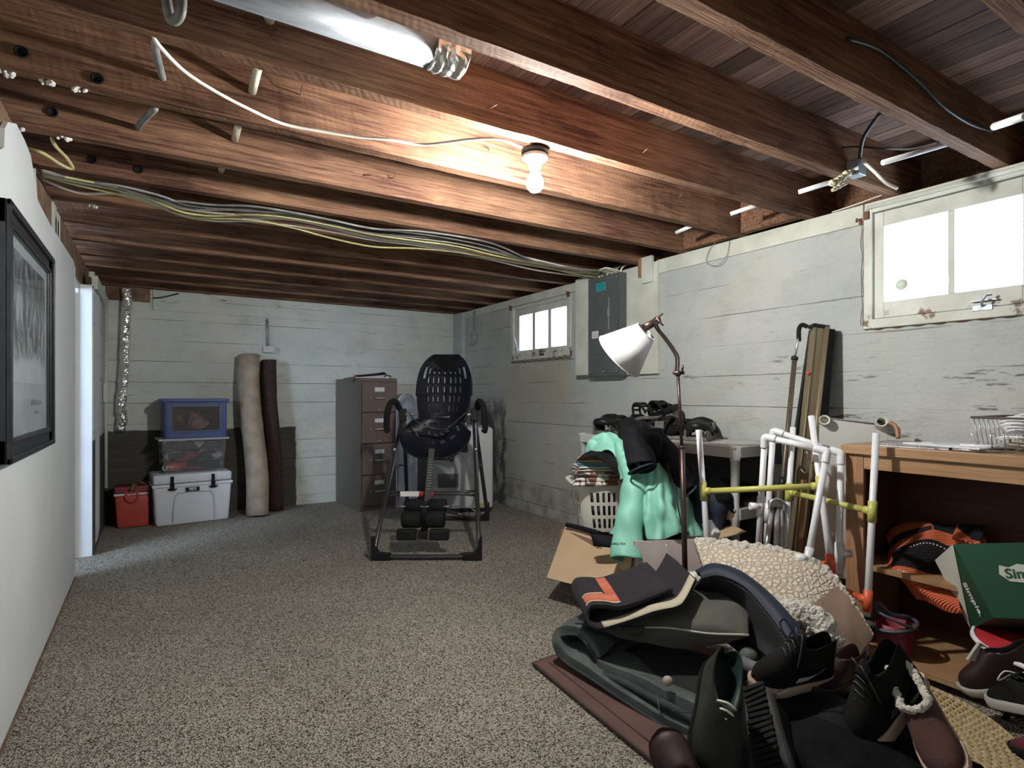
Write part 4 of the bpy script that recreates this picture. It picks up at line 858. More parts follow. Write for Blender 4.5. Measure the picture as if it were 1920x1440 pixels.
edge = [(-(.25*(max(.0, 1-abs((v-.62)/.64)**2.6))**.5+.01 if v < .62 else .25-.09*(v-.62)/.38), -.26+.16*v+.03*math.sin(v*3.1)-.066, .65+.27*v+.02*math.sin(v*3)) for v in pts]
tube(bm, [(x,y,z) for x,y,z in edge[::-1]]+[(-x,y,z) for x,y,z in edge], .008, 6); L('seat_rim', bm, navy)
bm = new(); hexa(bm, [(-.05,.09,1.29),(.145,.09,1.29),(.145,.14,1.29),(-.05,.14,1.29),(-.065,.10,1.43),(.155,.10,1.43),(.155,.15,1.43),(-.065,.15,1.43)]); L('headrest', bm, M['black_fab'], bev=.012, seg=3)
bm = new(); tube(bm, smoothpath([(-.20,-.18,.97),(-.17,-.28,.96),(-.10,-.32,.90),(.02,-.30,.86),(.10,-.30,.865),(.18,-.22,.93),(.22,-.1,.97)],6), .005, 6); L('tether_strap', bm, M['cable_k'])
bm = new(); obox(bm, (-.02,-.36,.52), (.045,0,0), (0,.03,.0), (0.02,.10,.40)); L('boom', bm, mt, bev=.004)
bm = new()
for k in range(12): obox(bm, (-.016+.0011*k-.006,-.385+.0052*k-.02,.44+.0185*k), (.034,0,0), (0,.006,0), (0,0,.005))
L('height_scale', bm, M['cable_g'])
bm = new(); tube(bm, [(.0,-.30,.645),(.12,-.33,.645)], .010, 8); lathe(bm, [(0,-.02),(.02,-.012),(.02,.012),(0,.02)], 12, (.135,-.335,.645), (1,0,0)); L('crank_knob', bm, M['black_pl'])
bm = new(); obox(bm, (-.045,-.44,.25), (.05,0,0), (0,.04,0), (0,0,.22)); L('ankle_post', bm, M['black_pl'], bev=.006)
for x in (-.125, .04):
    for (y, z, r) in ((-.50,.245,.058), (-.40,.32,.05)):
        bm = new(); lathe(bm, [(0,-.066),(r*.8,-.066),(r,-.055),(r,.055),(r*.8,.066),(0,.066)], 24, (x,y,z), (1,0,0)); L('foam_roller', bm, M['black_rub'])
    bm = new()
    for q in (-.07,.07): cyl(bm, (x+q-.018*(1 if q>0 else -1),-.455,.325), (x+q+.02*(1 if q>0 else -1),-.455,.325), .006, seg=8)
    L('steel_pin', bm, M['chrome'])
    bm = new(); obox(bm, (x+(-.03 if x<0 else .03),-.52,.145), (.135,0,0), (0,.05,0), (0,0,.075)); L('foot_plate', bm, M['black_pl'], bev=.012, seg=3)
bm = new(); obox(bm, (-.045,-.50,.14), (.06,0,0), (0,.07,0), (0,0,.05)); L('foot_bar', bm, M['black_pl'], bev=.005)
bm = new(); tube(bm, smoothpath([(-.02,.55,.10),(.1,.5,.08),(.2,.52,.04),(.3,.58,.03)],5), .015, 8); L('rear_brace', bm, mt)
bm = new(); lathe(bm, [(0,0),(.05,.004),(.05,.02),(.0,.026)], 20, (.26,-.55,0.0)); tag(obj('round_pad', bm, M['black_pl'], loc=None), 'round black pad on the carpet inside the inversion table stand', 'pad'); o = bpy.data.objects['round_pad']; o.location = loc; o.rotation_euler = (0,0,th)
# ================================================================ RIGHT SIDE, MIDDLE DISTANCE
CR = V(c_, -s_, 0); CF = V(s_, c_, 0); UP = V(0,0,1)
# resin shelf unit
t = thing('shelf_unit', 'white resin shelf unit with round legs against the right wall', 'shelf', (2.58,1.93,0))
resin = pm('resin_white', (.55,.56,.54), (.46,.46,.43), 6, rough=.5, bmp=.05)
for zt, zb in ((.833,.775), (.51,.45), (.17,.11)):
    bm = new(); box(bm, 2.565, 2.99, 1.945, 3.25, zt-.012, zt)
    box(bm, 2.56, 2.572, 1.97, 3.22, zb, zt); box(bm, 2.985, 2.995, 1.97, 3.22, zb, zt); box(bm, 2.60, 2.96, 1.935, 1.947, zb, zt); box(bm, 2.60, 2.96, 3.245, 3.257, zb, zt)
    hexa(bm, [(2.56,1.97,zb),(2.60,1.935,zb),(2.612,1.945,zb),(2.572,1.985,zb),(2.56,1.97,zt),(2.60,1.935,zt),(2.612,1.945,zt),(2.572,1.985,zt)])
    obj('shelf', bm, resin, t, bev=.003)
for x in (2.595, 2.965):
    for y in (1.965, 3.22):
        bm = new(); lathe(bm, [(.0,.838),(.024,.838),(.025,.775),(.027,.772),(.027,.76),(.0235,.757),(.0225,.52),(.026,.51),(.026,.44),(.023,.435),(.022,.17),(.024,.1),(.022,0),(0,0)], 20, (x,y,0)); obj('leg', bm, resin, t)
bm = new(); tube(bm, [(2.63,2.35,.49),(2.63,2.62,.62)], .004, 6); obj('guy_wire', bm, M['galv'], t)
# black case on the lower shelf
t = thing('ski_bag', 'long black bag with pale lettering lying on the lower resin shelf', 'bag', (2.75,2.4,.51))
bm = new(); pillow(bm, (2.62,1.98,.565), (2.62,3.1,.565), (2.93,3.1,.565), (2.93,1.98,.565), .12, 24, .25, .006); obj('shell', bm, M['black_fab'], t)
text('lettering', 'HURL', M['porcelain'], t, (2.583,2.30,.56), (0,-1,0), (0,0,1), .05, .001)
bm = new(); tube(bm, smoothpath([(2.60,2.65,.60),(2.55,2.62,.66),(2.55,2.52,.67),(2.60,2.48,.60)],5), .01, 8); obj('red_strap', bm, red, t)
# snowboard bindings on top of the shelf
bmat = pm('binding_grey', (.15,.145,.13), (.06,.058,.052), 25, rough=.6)
def binding(loc, rz, label):
    t = thing('snowboard_binding', label, 'binding', loc, (0,0,rz), 'snowboard bindings on the resin shelf')
    LL = lambda n, bm, m, **k: obj(n, bm, m, t, local=True, **k)
    bm = new(); box(bm, -.12, .12, -.05, .05, 0, .018); box(bm, -.11, -.02, -.055, -.045, .0, .05); box(bm, -.11, -.02, .045, .055, 0, .05); LL('base_plate', bm, bmat, bev=.005)
    bm = new(); tube(bm, smoothpath([(.0,-.052,.03),(-.09,-.05,.06),(-.125,0,.07),(-.09,.05,.06),(0,.052,.03)],6), .011, 8, flat=1.6); LL('heel_cup', bm, M['black_pl'])
    for nm, x, r, w in (('ankle_strap', -.03, .062, .026), ('toe_strap', .07, .054, .02)):
        bm = new(); arc = lambda dx: [(x+dx+.02*math.sin(a), -r*math.cos(a), .03+1.15*r*math.sin(a)) for a in [math.pi*k/14 for k in range(15)]]
        A_, B_ = arc(-w), arc(w); tube(bm, A_, .006, 6); tube(bm, B_, .006, 6)
        for k in range(1,14,2): tube(bm, [A_[k], B_[k]], .0055, 6)
        LL(nm, bm, M['black_rub'])
    bm = new(); box(bm, -.045, .0, -.066, -.054, .05, .085); LL('buckle', bm, bmat, bev=.004)
    bm = new(); patch(bm, [[(-.11,-.045,.06),(-.13,0,.06),(-.11,.045,.06)],[(-.05,-.05,.075),(-.07,0,.09),(-.05,.05,.075)],[(.02,-.035,.085),(.0,0,.10),(.02,.035,.085)]], 8, 8); LL('highback', bm, M['black_pl'], solid=.008)
    return t
B0 = binding((2.76,3.11,.834), .3, 'black snowboard binding at the far left end of the row on the resin shelf')
for k, (y, rz, dz, x, lb) in enumerate(((2.95,2.2,.0,2.83,'second snowboard binding from the far end of the shelf'), (2.81,-.5,0,2.74,'third snowboard binding from the far end, half behind the black jacket'), (2.665,1.1,.0,2.84,'fourth snowboard binding, behind the lamp pole and jacket'), (2.54,-1.2,.0,2.72,'fifth snowboard binding, just left of the lamp pole'), (2.375,.5,0,2.82,'last snowboard binding, nearest the white pipe at the right end of the row'), (2.70,2.9,.10,2.78,'snowboard binding lying on top of the others'))):
    dup(B0, lb, (x,y,.834+dz), (0.25*(k==5),0,rz)).scale = (1.3,1.3,1.3)
B0.scale = (1.3,1.3,1.3)
bm = new(); pillow(bm, (2.66,2.45,.88), (2.66,2.62,.88), (2.80,2.62,.88), (2.80,2.45,.88), .09, 14, .3, .006); tag(obj('black_pouch', bm, M['black_fab']), 'black cloth pouch in front of the bindings on the shelf', 'pouch')
# ---------------------------------------------------------------- floor lamp
base = at(1287, 1184, 2.66); base.z = 0
bronze = pm('brown_bronze', (.075,.048,.040), (.05,.032,.028), 20, rough=.35, metal=.6, bmp=0)
t = thing('floor_lamp', 'bronze floor lamp with a curved neck and tilted white fabric shade, unlit', 'floor lamp', base)
D0 = 2.66
bm = new(); lathe(bm, [(0,.03),(.03,.028),(.10,.018),(.115,.010),(.117,0),(0,0)], 32, base); obj('base', bm, bronze, t)
j = at(1279, 842, D0); kn = at(1271, 700, D0)
bm = new(); tube(bm, [base+V(0,0,.02), j], .0125, 12); obj('lower_pole', bm, bronze, t)
bm = new(); tube(bm, [j-V(0,0,.01), kn], .0075, 12); lathe(bm, [(.0075,.0),(.013,.002),(.013,.012),(.008,.016)], 14, j); obj('upper_pole', bm, bronze, t)
bm = new(); bmesh.ops.create_uvsphere(bm, u_segments=14, v_segments=10, radius=.016, matrix=Matrix.Translation(kn)); cyl(bm, at(1262,699,D0-.0), at(1283,699,D0), .008, seg=10); tube(bm, [at(1279,701,D0-.01), at(1280,685,D0-.02)], [.004,.006], 8); obj('knuckle', bm, bronze, t)
neck = [at(1269,697,D0), at(1270,672,D0), at(1262,655,D0), at(1247,634,D0), at(1234,618,D0), at(1229,606,D0), at(1233,597,D0)]
bm = new(); 
for o_ in (-.006,.006): tube(bm, [p+CR*o_ for p in smoothpath(neck, 6)], .0045, 8)
obj('neck', bm, bronze, t)
bm = new(); cyl(bm, at(1233,601,D0), at(1208,615,D0-.02), .016, .019, seg=18); lathe(bm, [(.0,0),(.018,0),(.018,.01),(.0,.01)], 14, at(1234,599,D0), (-.5,0,-.3)); obj('socket', bm, bronze, t)
bm = new(); tube(bm, [at(1225,604,D0-.03), at(1243,588,D0-.03)], [.003,.004], 8); tube(bm, [at(1232,598,D0-.035), at(1244,611,D0-.04)], [.006,.003], 8); obj('thumb_screw', bm, bronze, t)
# shade: truncated cone whose axis points down-left
a0 = at(1211,622,D0-.01); a1 = at(1161,668,D0+.06); ax = (a1-a0).normalized(); Ls = (a1-a0).length
shade = pm('white_linen_shade', (.64,.64,.65), (.60,.60,.61), 40, rough=.9, bmp=.2, bs=300, bd=.001)
bm = new(); lathe(bm, [(.052,0),(.128,Ls+.0)], 48, a0, ax); o = obj('shade', bm, shade, t, solid=.003)
bm = new()
for r, q in ((.052,0),(.128,Ls)):
    u = ax.orthogonal().normalized(); w_ = ax.cross(u); tube(bm, [a0+ax*q+(u*math.cos(b)+w_*math.sin(b))*r for b in [2*math.pi*k/40 for k in range(40)]], .003, 6, closed=True)
for b in (0, 2.1, 4.2): tube(bm, [a0, a0+(u*math.cos(b)+w_*math.sin(b))*.05], .002, 5)
obj('shade_ring', bm, shade, t)
# ---------------------------------------------------------------- cardboard boxes and laundry
kraft = pm('kraft_card', (.47,.34,.21), (.42,.30,.18), 4, rough=.85, bmp=.1, bs=60); kr2 = pm('red_brown_card', (.30,.17,.125), (.25,.14,.10), 5, rough=.85); pk = pm('pinkish_card', (.72,.62,.60), (.64,.54,.52), 6, rough=.8)
def carton(name, label, x0,x1,y0,y1,h,m,flaps=()):
    t = thing(name, label, 'box', ((x0+x1)/2,(y0+y1)/2,0)); e = .005
    for nm, b in (('side', (x0,x0+e,y0,y1,0,h)), ('side', (x1-e,x1,y0,y1,0,h)), ('side', (x0+e,x1-e,y0,y0+e,0,h)), ('side', (x0+e,x1-e,y1-e,y1,0,h)), ('bottom', (x0,x1,y0,y1,0,e))):
        bm = new(); box(bm, *b); obj(nm, bm, m, t)
    for f, mm in flaps:
        bm = new(); nn = (Vector(f[1])-Vector(f[0])).cross(Vector(f[3])-Vector(f[0])).normalized()*.005; prism(bm, f, nn); obj('flap', bm, mm, t)
    return t
carton('cardboard_box', 'brown cardboard box under the laundry basket with a large flap folded out', 2.05, 2.60, 2.42, 2.76, .31, kr2, [([at(1060,986,3.42), at(1205,1030,3.0), at(1178,1122,2.76), at(1025,1083,3.08)], kraft), ([V(2.05,2.42,.31),V(2.60,2.42,.31),V(2.58,2.37,.20),V(2.07,2.37,.20)], kr2)])
carton('cardboard_box', 'pinkish cardboard box in front of the brown one, behind the lamp pole', 2.02, 2.46, 1.985, 2.18, .39, pk, [([V(2.02,1.99,.39),V(2.02,2.2,.39),V(1.99,2.2,.24),V(1.99,1.99,.20)], kraft), ([V(2.46,1.99,.39),V(2.46,2.2,.39),V(2.60,2.2,.42),V(2.60,1.99,.42)], kraft)]).rotation_euler = (0,0,-.42)
bm = new(); tube(bm, smoothpath([V(2.10,1.979,.385),V(2.12,1.977,.32),V(2.105,1.977,.27),V(2.11,1.977,.15)],4), .003, 6); tag(obj('string', bm, M['white_pl']), 'white string hanging down the pinkish cardboard box', 'string')
bm = new(); patch(bm, [[at(1318,985,2.75),at(1330,975,2.75),at(1345,990,2.75)],[at(1318,1000,2.72),at(1335,1000,2.7),at(1350,1000,2.72)],[at(1320,1012,2.75),at(1335,1018,2.72),at(1350,1012,2.75)]], 10, 10, .012, 30); tag(obj('crumpled_paper', bm, M['white_pl'], solid=.002), 'crumpled white paper beside the white pipe and cardboard box', 'paper')
# laundry basket
bc = at(1152, 1000, 3.50); bc.z = .315; t = thing('laundry_basket', 'white plastic laundry basket with slotted sides on the cardboard box', 'basket', bc, (0,0,-YAW+.05))
bas = pm('cream_white_plastic', (.66,.65,.58), (.60,.59,.52), 6, rough=.5, bmp=0)
bm = new(); nu, nv = 112, 14; VV = {}
def rr_pt(a, hx, hy, n=4.5):
    c, s = math.cos(a), math.sin(a); k = (abs(c)**n+abs(s)**n)**(-1/n); return c*k*hx, s*k*hy
for j in range(nv+1):
    f = j/nv; hx, hy = .215+.05*f, .15+.045*f
    for i in range(nu): x, y = rr_pt(2*math.pi*(i+.5)/nu, hx, hy); VV[i,j] = bm.verts.new((x, y, .27*f))
for j in range(nv):
    for i in range(nu):
        if 1 <= j <= 11 and j not in (4, 8) and i % 2 == 0 and (i % 28) not in (0,1,2,12,14,26): continue
        bm.faces.new((VV[i,j],VV[(i+1)%nu,j],VV[(i+1)%nu,j+1],VV[i,j+1]))
bm.faces.new([VV[i,0] for i in range(nu)][::-1])
obj('basket_wall', bm, bas, t, local=True, solid=.004)
bm = new(); tube(bm, [(*rr_pt(2*math.pi*i/64, .272, .20), .275) for i in range(64)], .017, 8, closed=True, flat=.6); obj('rim', bm, bas, t, local=True)
bm = new(); pillow(bm, (-.2,-.14,.11), (.2,-.14,.11), (.2,.14,.11), (-.2,.14,.11), .2, 16, .2, .01); o = obj('laundry', bm, mottled('laundry_mix', [(.5,.5,.5),(.12,.03,.03),(.4,.4,.42),(.05,.05,.07),(.45,.42,.36)], 9)); o.location = bc; o.rotation_euler = (0,0,-YAW); tag(o, 'white and dark red laundry inside the slotted basket', 'laundry')
# folded towels on the basket
def folded(name, label, c, w, d, h, m, rz, seed, layers=3):
    t = thing(name, label, 'towel', c, (0,0,rz), 'folded towels on the laundry basket'); rr = random.Random(seed)
    for k in range(layers):
        z = h*(k+.5)/layers; q = rr.uniform(-.012,.012); bm = new()
        pillow(bm, (-w/2+q,-d/2+q,z), (w/2+q,-d/2-q,z+rr.uniform(-.006,.006)), (w/2,d/2,z), (-w/2,d/2,z), h/layers*1.1, 18, .16, .006, seed+k); obj('fold', bm, m, t, local=True)
    return t
pat = mottled('brown_loop_pattern', [(.62,.60,.55),(.58,.56,.50),(.16,.07,.05),(.60,.58,.53),(.06,.05,.05),(.55,.53,.48),(.20,.09,.06)], 24)
cen = at(1120, 905, 3.38); z = cen.z-.01
folded('folded_towel', 'white towel with brown and black loops, lowest on the basket', (cen.x,cen.y,z), .30, .24, .085, pat, -YAW, 1, 3)
folded('folded_towel', 'cream towel second from the bottom of the towel stack', (cen.x,cen.y,z+.085), .27, .22, .03, flat('cream_terry',(.60,.56,.50),.9,bmp=.5), -YAW+.05, 5, 2)
folded('folded_towel', 'pale blue towel in the middle of the stack', (cen.x+.01,cen.y,z+.115), .26, .2, .022, flat('blue_terry',(.16,.38,.55),.9,bmp=.5), -YAW, 8, 2)
folded('folded_towel', 'orange towel under the black jacket sleeve', (cen.x,cen.y,z+.137), .24, .2, .02, flat('orange_terry',(.62,.30,.13),.9,bmp=.5), -YAW-.05, 9, 1)
folded('folded_towel', 'green towel on top of the stack', (cen.x+.03,cen.y,z+.155), .18, .18, .018, flat('green_terry',(.22,.42,.16),.9,bmp=.5), -YAW+.1, 11, 1)
# ---------------------------------------------------------------- jackets
def cloth_tube(name, ctrl, m, parent=None, seg=36, amp=.012, sc=9, seed=0, flat=1.0, solid=.004, folds=7, fa=.006):
    P = smoothpath([p for p, r in ctrl], 9); rs = smoothpath([V(r,0,0) for p, r in ctrl], 9); bm = new(); n = len(P); nrm = V(0,0,1) if abs((P[1]-P[0]).normalized().z) < .9 else V(1,0,0); R = []
    for i in range(n):
        tg = (P[min(i+1,n-1)]-P[max(i-1,0)]).normalized(); nrm = (nrm-tg*nrm.dot(tg)).normalized(); b = tg.cross(nrm); row = []
        for k in range(seg):
            a = 2*math.pi*k/seg; d = nrm*math.cos(a)+b*math.sin(a); p = P[i]+d*rs[i].x
            p = P[i]+d*(rs[i].x+amp*noise.noise(p*sc+V(seed,0,0))+fa*math.sin(i*.55+2*math.sin(a+seed)+seed)*(.5+.5*math.sin(a*2+seed)))
            row.append(bm.verts.new(p))
        R.append(row)
    for i in range(n-1):
        for k in range(seg): bm.faces.new((R[i][k],R[i][(k+1)%seg],R[i+1][(k+1)%seg],R[i+1][k])).smooth = True
    return obj(name, bm, m, parent, solid=solid, off=-1)
mint = pm('mint_shell_fabric', (.26,.60,.47), (.21,.52,.41), 5, rough=.55, bmp=.15, bs=40, bd=.004)
kint = pm('black_lining', (.006,.006,.007), (.012,.012,.014), 9, rough=.8, spec=.1)
blk = pm('black_soft_fabric', (.006,.006,.008), (.011,.011,.014), 8, rough=.8, bmp=.3, bs=50, spec=.15); nvy = pm('navy_fabric', (.012,.020,.045), (.006,.009,.02), 6, rough=.6, bmp=.3, bs=30)
T = lambda rows: [[at(*p) for p in r] for r in rows]
t = thing('jacket', 'mint green shell jacket draped over the basket and boxes, sleeve hanging down', 'jacket', at(1230,1000,3.0))
bm = new(); patch(bm, T([[(1093,868,3.42),(1100,834,3.38),(1122,814,3.34),(1150,812,3.28),(1172,835,3.2),(1190,880,3.1)], [(1095,872,3.38),(1108,845,3.33),(1128,828,3.29),(1150,828,3.24),(1165,850,3.12),(1178,890,3.06)], [(1098,872,3.40),(1116,852,3.26),(1132,842,3.22),(1147,846,3.2),(1156,868,3.16),(1162,900,3.12)]]), 50, 16, .012, 12, crease=(.010,13)); obj('hood', bm, mint, t, solid=.005)
fold = lambda u, v: .016*math.sin(u*17+1.5*math.sin(v*4))*(.35+.65*v)+.007*math.sin(u*38+v*6)
bm = new(); patch(bm, T([[(1163,848,3.22),(1190,850,3.14),(1222,868,3.08),(1246,872,3.08),(1266,885,3.16)], [(1172,905,3.14),(1198,910,3.0),(1228,912,2.96),(1258,915,2.98),(1286,925,3.12)], [(1186,958,3.06),(1206,958,2.94),(1236,960,2.88),(1268,960,2.92),(1302,962,3.08)], [(1198,1004,3.02),(1215,1010,2.90),(1244,1011,2.84),(1282,998,2.88),(1319,1006,3.04)]]), 110, 80, .02, 6, ridge=fold, crease=(.006,8)); obj('body', bm, mint, t, solid=.005)
bm = new(); patch(bm, T([[(1186,900,3.16),(1230,900,3.1),(1290,900,3.22)],[(1195,960,3.1),(1240,960,3.0),(1300,960,3.16)],[(1202,1016,3.06),(1246,1030,2.94),(1284,1014,2.98),(1322,1020,3.1)][:3]]), 30, 20, .01, 9); obj('lining', bm, kint, t, solid=.004, label='black inside of the jacket showing at the hem')
cloth_tube('sleeve', [(at(1178,856,3.16),.055),(at(1190,900,3.06),.066),(at(1185,950,2.99),.072),(at(1178,995,2.93),.074),(at(1175,1050,2.86),.072)], mint, t, amp=.02, fa=.010)
o = bpy.data.objects['sleeve']
text('sleeve_lettering', 'GORE-TEX', M['black_pl'], t, at(1158,1020,2.765), CR, UP, .016, .0006, bold=.0004)
bm = new(); tube(bm, smoothpath([at(1247,870,3.0),at(1262,905,2.92),at(1270,945,2.86),at(1278,985,2.84)],5), .0035, 6); tube(bm, [at(1252,868,2.95),at(1256,905,2.9)], .003, 6); obj('zip', bm, M['black_pl'], t, label='black zip and pull cords')
bm = new(); patch(bm, T([[(1153,985,3.05),(1160,985,2.95),(1166,975,2.95)],[(1142,1000,3.02),(1155,1003,2.93),(1168,1000,2.93)]]), 8, 8); obj('cuff_tab', bm, mint, t, solid=.003)
# black jacket: on the shelf, the basket and hanging
t = thing('jacket', 'black jacket heaped over the shelf edge with one cuff facing out', 'jacket', at(1215,840,3.15))
bm = new(); patch(bm, T([[(1158,800,3.5),(1190,788,3.4),(1225,800,3.35),(1248,818,3.3)], [(1160,825,3.3),(1190,815,3.14),(1228,825,3.1),(1262,850,3.12)], [(1170,862,3.26),(1200,862,3.12),(1235,870,3.12),(1280,900,3.12)], [(1195,900,3.3),(1225,900,3.24),(1260,915,3.22),(1300,935,3.2)]]), 60, 50, .03, 9, ridge=lambda u,v: .01*math.sin(u*22+v*5)); obj('body', bm, blk, t, solid=.006)
cloth_tube('sleeve', [(at(1188,815,3.22),.06),(at(1192,836,3.10),.066),(at(1200,862,2.98),.072),(at(1203,876,2.95),.072)], blk, t, amp=.014); cloth_tube('sleeve', [(at(1235,825,3.2),.055),(at(1258,862,3.08),.052),(at(1282,900,2.98),.046),(at(1293,918,2.95),.040)], blk, t, seed=4, amp=.014)
for c, r, dirn in ((at(1203,879,2.945), .070, V(0.1,-.45,-.9)), (at(1295,921,2.94), .038, V(.5,-.5,-.7))):
    bm = new(); dirn.normalize(); u = dirn.orthogonal().normalized(); w_ = dirn.cross(u); tube(bm, [c+(u*math.cos(a)+w_*math.sin(a))*r for a in [2*math.pi*k/24 for k in range(24)]], .006, 8, closed=True); obj('cuff', bm, nvy, t)
bm = new()
for px, py in ((1268,871),(1274,872),(1285,880)): bmesh.ops.create_icosphere(bm, subdivisions=2, radius=.0045, matrix=Matrix.Translation(at(px,py,3.0)))
tag(obj('snap_button', bm, M['chrome'], kind='stuff'), 'tiny shiny snaps on the black jacket', 'snaps')
bm = new(); patch(bm, T([[(1108,843,3.42),(1130,838,3.38),(1150,842,3.3)],[(1094,852,3.32),(1125,848,3.22),(1156,864,3.16)],[(1082,866,3.3),(1118,857,3.17),(1162,895,3.12)]]), 24, 20, .012, 12); tag(obj('dark_garment', bm, kint, solid=.006), 'flat black garment lying between the green towel and the mint hood', 'garment')
t = thing('jacket', 'navy and black jacket hanging behind the lamp pole to the right of the mint jacket', 'jacket', at(1340,940,3.1))
bm = new(); patch(bm, T([[(1284,880,3.18),(1312,868,3.12),(1340,890,3.1),(1365,910,3.2)],[(1290,920,3.12),(1320,915,3.04),(1352,925,3.05),(1395,945,3.2)],[(1296,960,3.1),(1330,958,3.0),(1362,960,3.02),(1400,970,3.2)],[(1300,1000,3.1),(1330,1003,3.02),(1355,1000,3.05),(1392,1005,3.2)]]), 60, 50, .02, 8, ridge=lambda u,v: .014*math.sin(u*16+v*3)); obj('body', bm, nvy, t, solid=.006)
bm = new(); patch(bm, T([[(1310,872,3.06),(1335,884,3.02),(1362,905,3.08)],[(1330,910,3.0),(1362,925,3.0),(1392,945,3.1)],[(1345,940,3.0),(1375,960,3.0),(1402,975,3.12)]]), 30, 24, .02, 10); obj('hood', bm, blk, t, solid=.008)
bm = new(); pillow(bm, at(1105,1000,3.02), at(1160,1005,2.98), at(1162,1030,2.94), at(1112,1024,3.0), .05, 14, .3, .006); tag(obj('dark_garment', bm, blk), 'black bunched cloth on the cardboard flap left of the mint sleeve', 'garment')
bm = new(); tube(bm, smoothpath([at(1062,984,3.38),at(1090,990,3.3),at(1125,1000,3.18)],5), .013, 8); tag(obj('dark_garment', bm, blk), 'strip of dark cloth along the top edge of the kraft flap', 'garment')
# ---------------------------------------------------------------- desk / low bookcase
x0, x1, y0, y1, h = 2.58, 3.0, -.45, 1.385, .888
t = thing('bookcase', 'long low oak-look bookcase standing against the right wall', 'bookcase', ((x0+x1)/2, y1, 0))
bm = new(); box(bm, x0-.02, x1, y0, y1+.012, h-.038, h); obj('top', bm, M['oak'], t, bev=.002)
bm = new(); box(bm, x0+.0, x1, y1-.022, y1, 0, h-.038); obj('side_panel', bm, M['oakv'], t)
bm = new(); box(bm, x0+.0, x1, y0, y0+.02, 0, h-.038); obj('side_panel', bm, M['oakv'], t)
bm = new(); box(bm, x0-.004, x0+.016, y1-.075, y1-.0, 0, h-.038); obj('stile', bm, M['oakv'], t, bev=.002)
bm = new(); box(bm, x0-.002, x0+.016, y0, y1-.075, h-.10, h-.038); obj('rail', bm, M['oak'], t, bev=.002)
bm = new(); box(bm, x0+.02, x1, y0, y1-.022, .355, .375); obj('shelf', bm, M['oak'], t)
bm = new(); box(bm, x0-.10, x1, y0, y1-.022, .035, .055); obj('shelf', bm, M['oak'], t)
bm = new(); box(bm, x1-.012, x1, y0, y1, .0, h-.04); obj('back_panel', bm, M['darkwood'], t)
bm = new(); box(bm, x0+.03, x1-.012, y0, y1-.024, h-.045, h-.04); box(bm, x0+.03, x1-.012, y1-.027, y1-.0225, .38, h-.045); obj('inner_lining', bm, M['darkwood'], t)
# papers, notebook, pens on top
pw = flat('paper', (.78,.79,.80), .7, bmp=0); sil = pm('silver_grey', (.45,.47,.50), (.3,.3,.33), 20, rough=.35, metal=.5, bmp=0)
t = thing('notebook', 'spiral notebook with white pages at the left end of the bookcase top', 'notebook', (2.66,1.10,h))
def slab(bm, c, rz, w, d, z0, z1): R_ = Matrix.Rotation(rz, 3, 'Z'); obox(bm, (c[0],c[1],(z0+z1)/2), R_@V(w,0,0), R_@V(0,d,0), (0,0,z1-z0))
bm = new(); slab(bm, (2.70,1.16), .15, .20, .26, h+.001, h+.008); obj('pages', bm, pw, t)
bm = new(); slab(bm, (2.70,1.16), .15, .205, .265, h+.008, h+.011); obj('cover', bm, sil, t)
bm = new(); tube(bm, [(2.60+.0015*k, 1.29-.0*k, h+.007) if 0 else (2.605-.019*0+.0, 1.05+.012*k, h+.008) for k in range(2)], .003, 6)
for k in range(18): tube(bm, [(2.603+.0006*k, 1.04+.013*k, h+.006+.006*math.sin(a)) for a in (0,)] + [(2.596, 1.042+.013*k, h+.012)], .0016, 4)
obj('spiral', bm, M['chrome'], t)
bm = new(); slab(bm, (2.74,1.03), -.25, .21, .30, h+.0115, h+.0165); tag(obj('paper_stack', bm, pw), 'loose white papers lying over the spiral notebook', 'paper')
bm = new(); slab(bm, (2.80,1.02), .3, .12, .22, h+.017, h+.023); tag(obj('paper_stack', bm, pm('grey_paper', (.50,.51,.53), rough=.6)), 'grey booklet on top of the loose papers', 'paper')
bm = new(); tube(bm, [(2.62,.98,h+.022),(2.70,.83,h+.022)], .006, 8); tag(obj('pen', bm, M['white_pl']), 'white pen lying in front of the papers', 'pen')
bm = new(); tube(bm, [(2.61,1.0,h+.006),(2.64,.86,h+.006)], .005, 8); tag(obj('pen', bm, M['chrome']), 'shiny metal pen near the front edge of the bookcase top', 'pen')
# wire basket of papers and hangers
t = thing('wire_basket', 'dark wire basket full of white hangers on the bookcase top', 'basket', (2.80,.72,h))
bx0, bx1, by0, by1, bh = 2.66, 2.95, .42, .93, .13
bm = new(); tube(bm, [(bx0-.02,by1+.02,h+bh),(bx1,by1+.02,h+bh),(bx1,by0,h+bh),(bx0-.02,by0,h+bh)], .0045, 6, closed=True); tube(bm, [(bx0,by1,h+.008),(bx1,by1,h+.008),(bx1,by0,h+.008),(bx0,by0,h+.008)], .003, 6, closed=True); obj('rim', bm, flat('dark_brown_metal', (.10,.075,.06), .5), t)
bm = new(); n = 13
for k in range(n+1):
    y = by0+(by1-by0)*k/n; tube(bm, [(bx0,y,h+.008),(bx0-.02,y+(.02 if k==n else 0),h+bh*.55)], .0022, 5); tube(bm, [(bx1,y,h+.008),(bx1,y,h+bh)], .004, 5)
for k in range(8): x = bx0+(bx1-bx0)*k/7; tube(bm, [(x,by1,h+.008),(x-.005,by1+.018,h+bh)], .0022, 5)
for k in range(6): x = bx0+(bx1-bx0)*k/5; tube(bm, [(x,by0,h+.006),(x,by1,h+.006)], .002, 4)
obj('wires', bm, M['chrome'], t, kind='stuff')
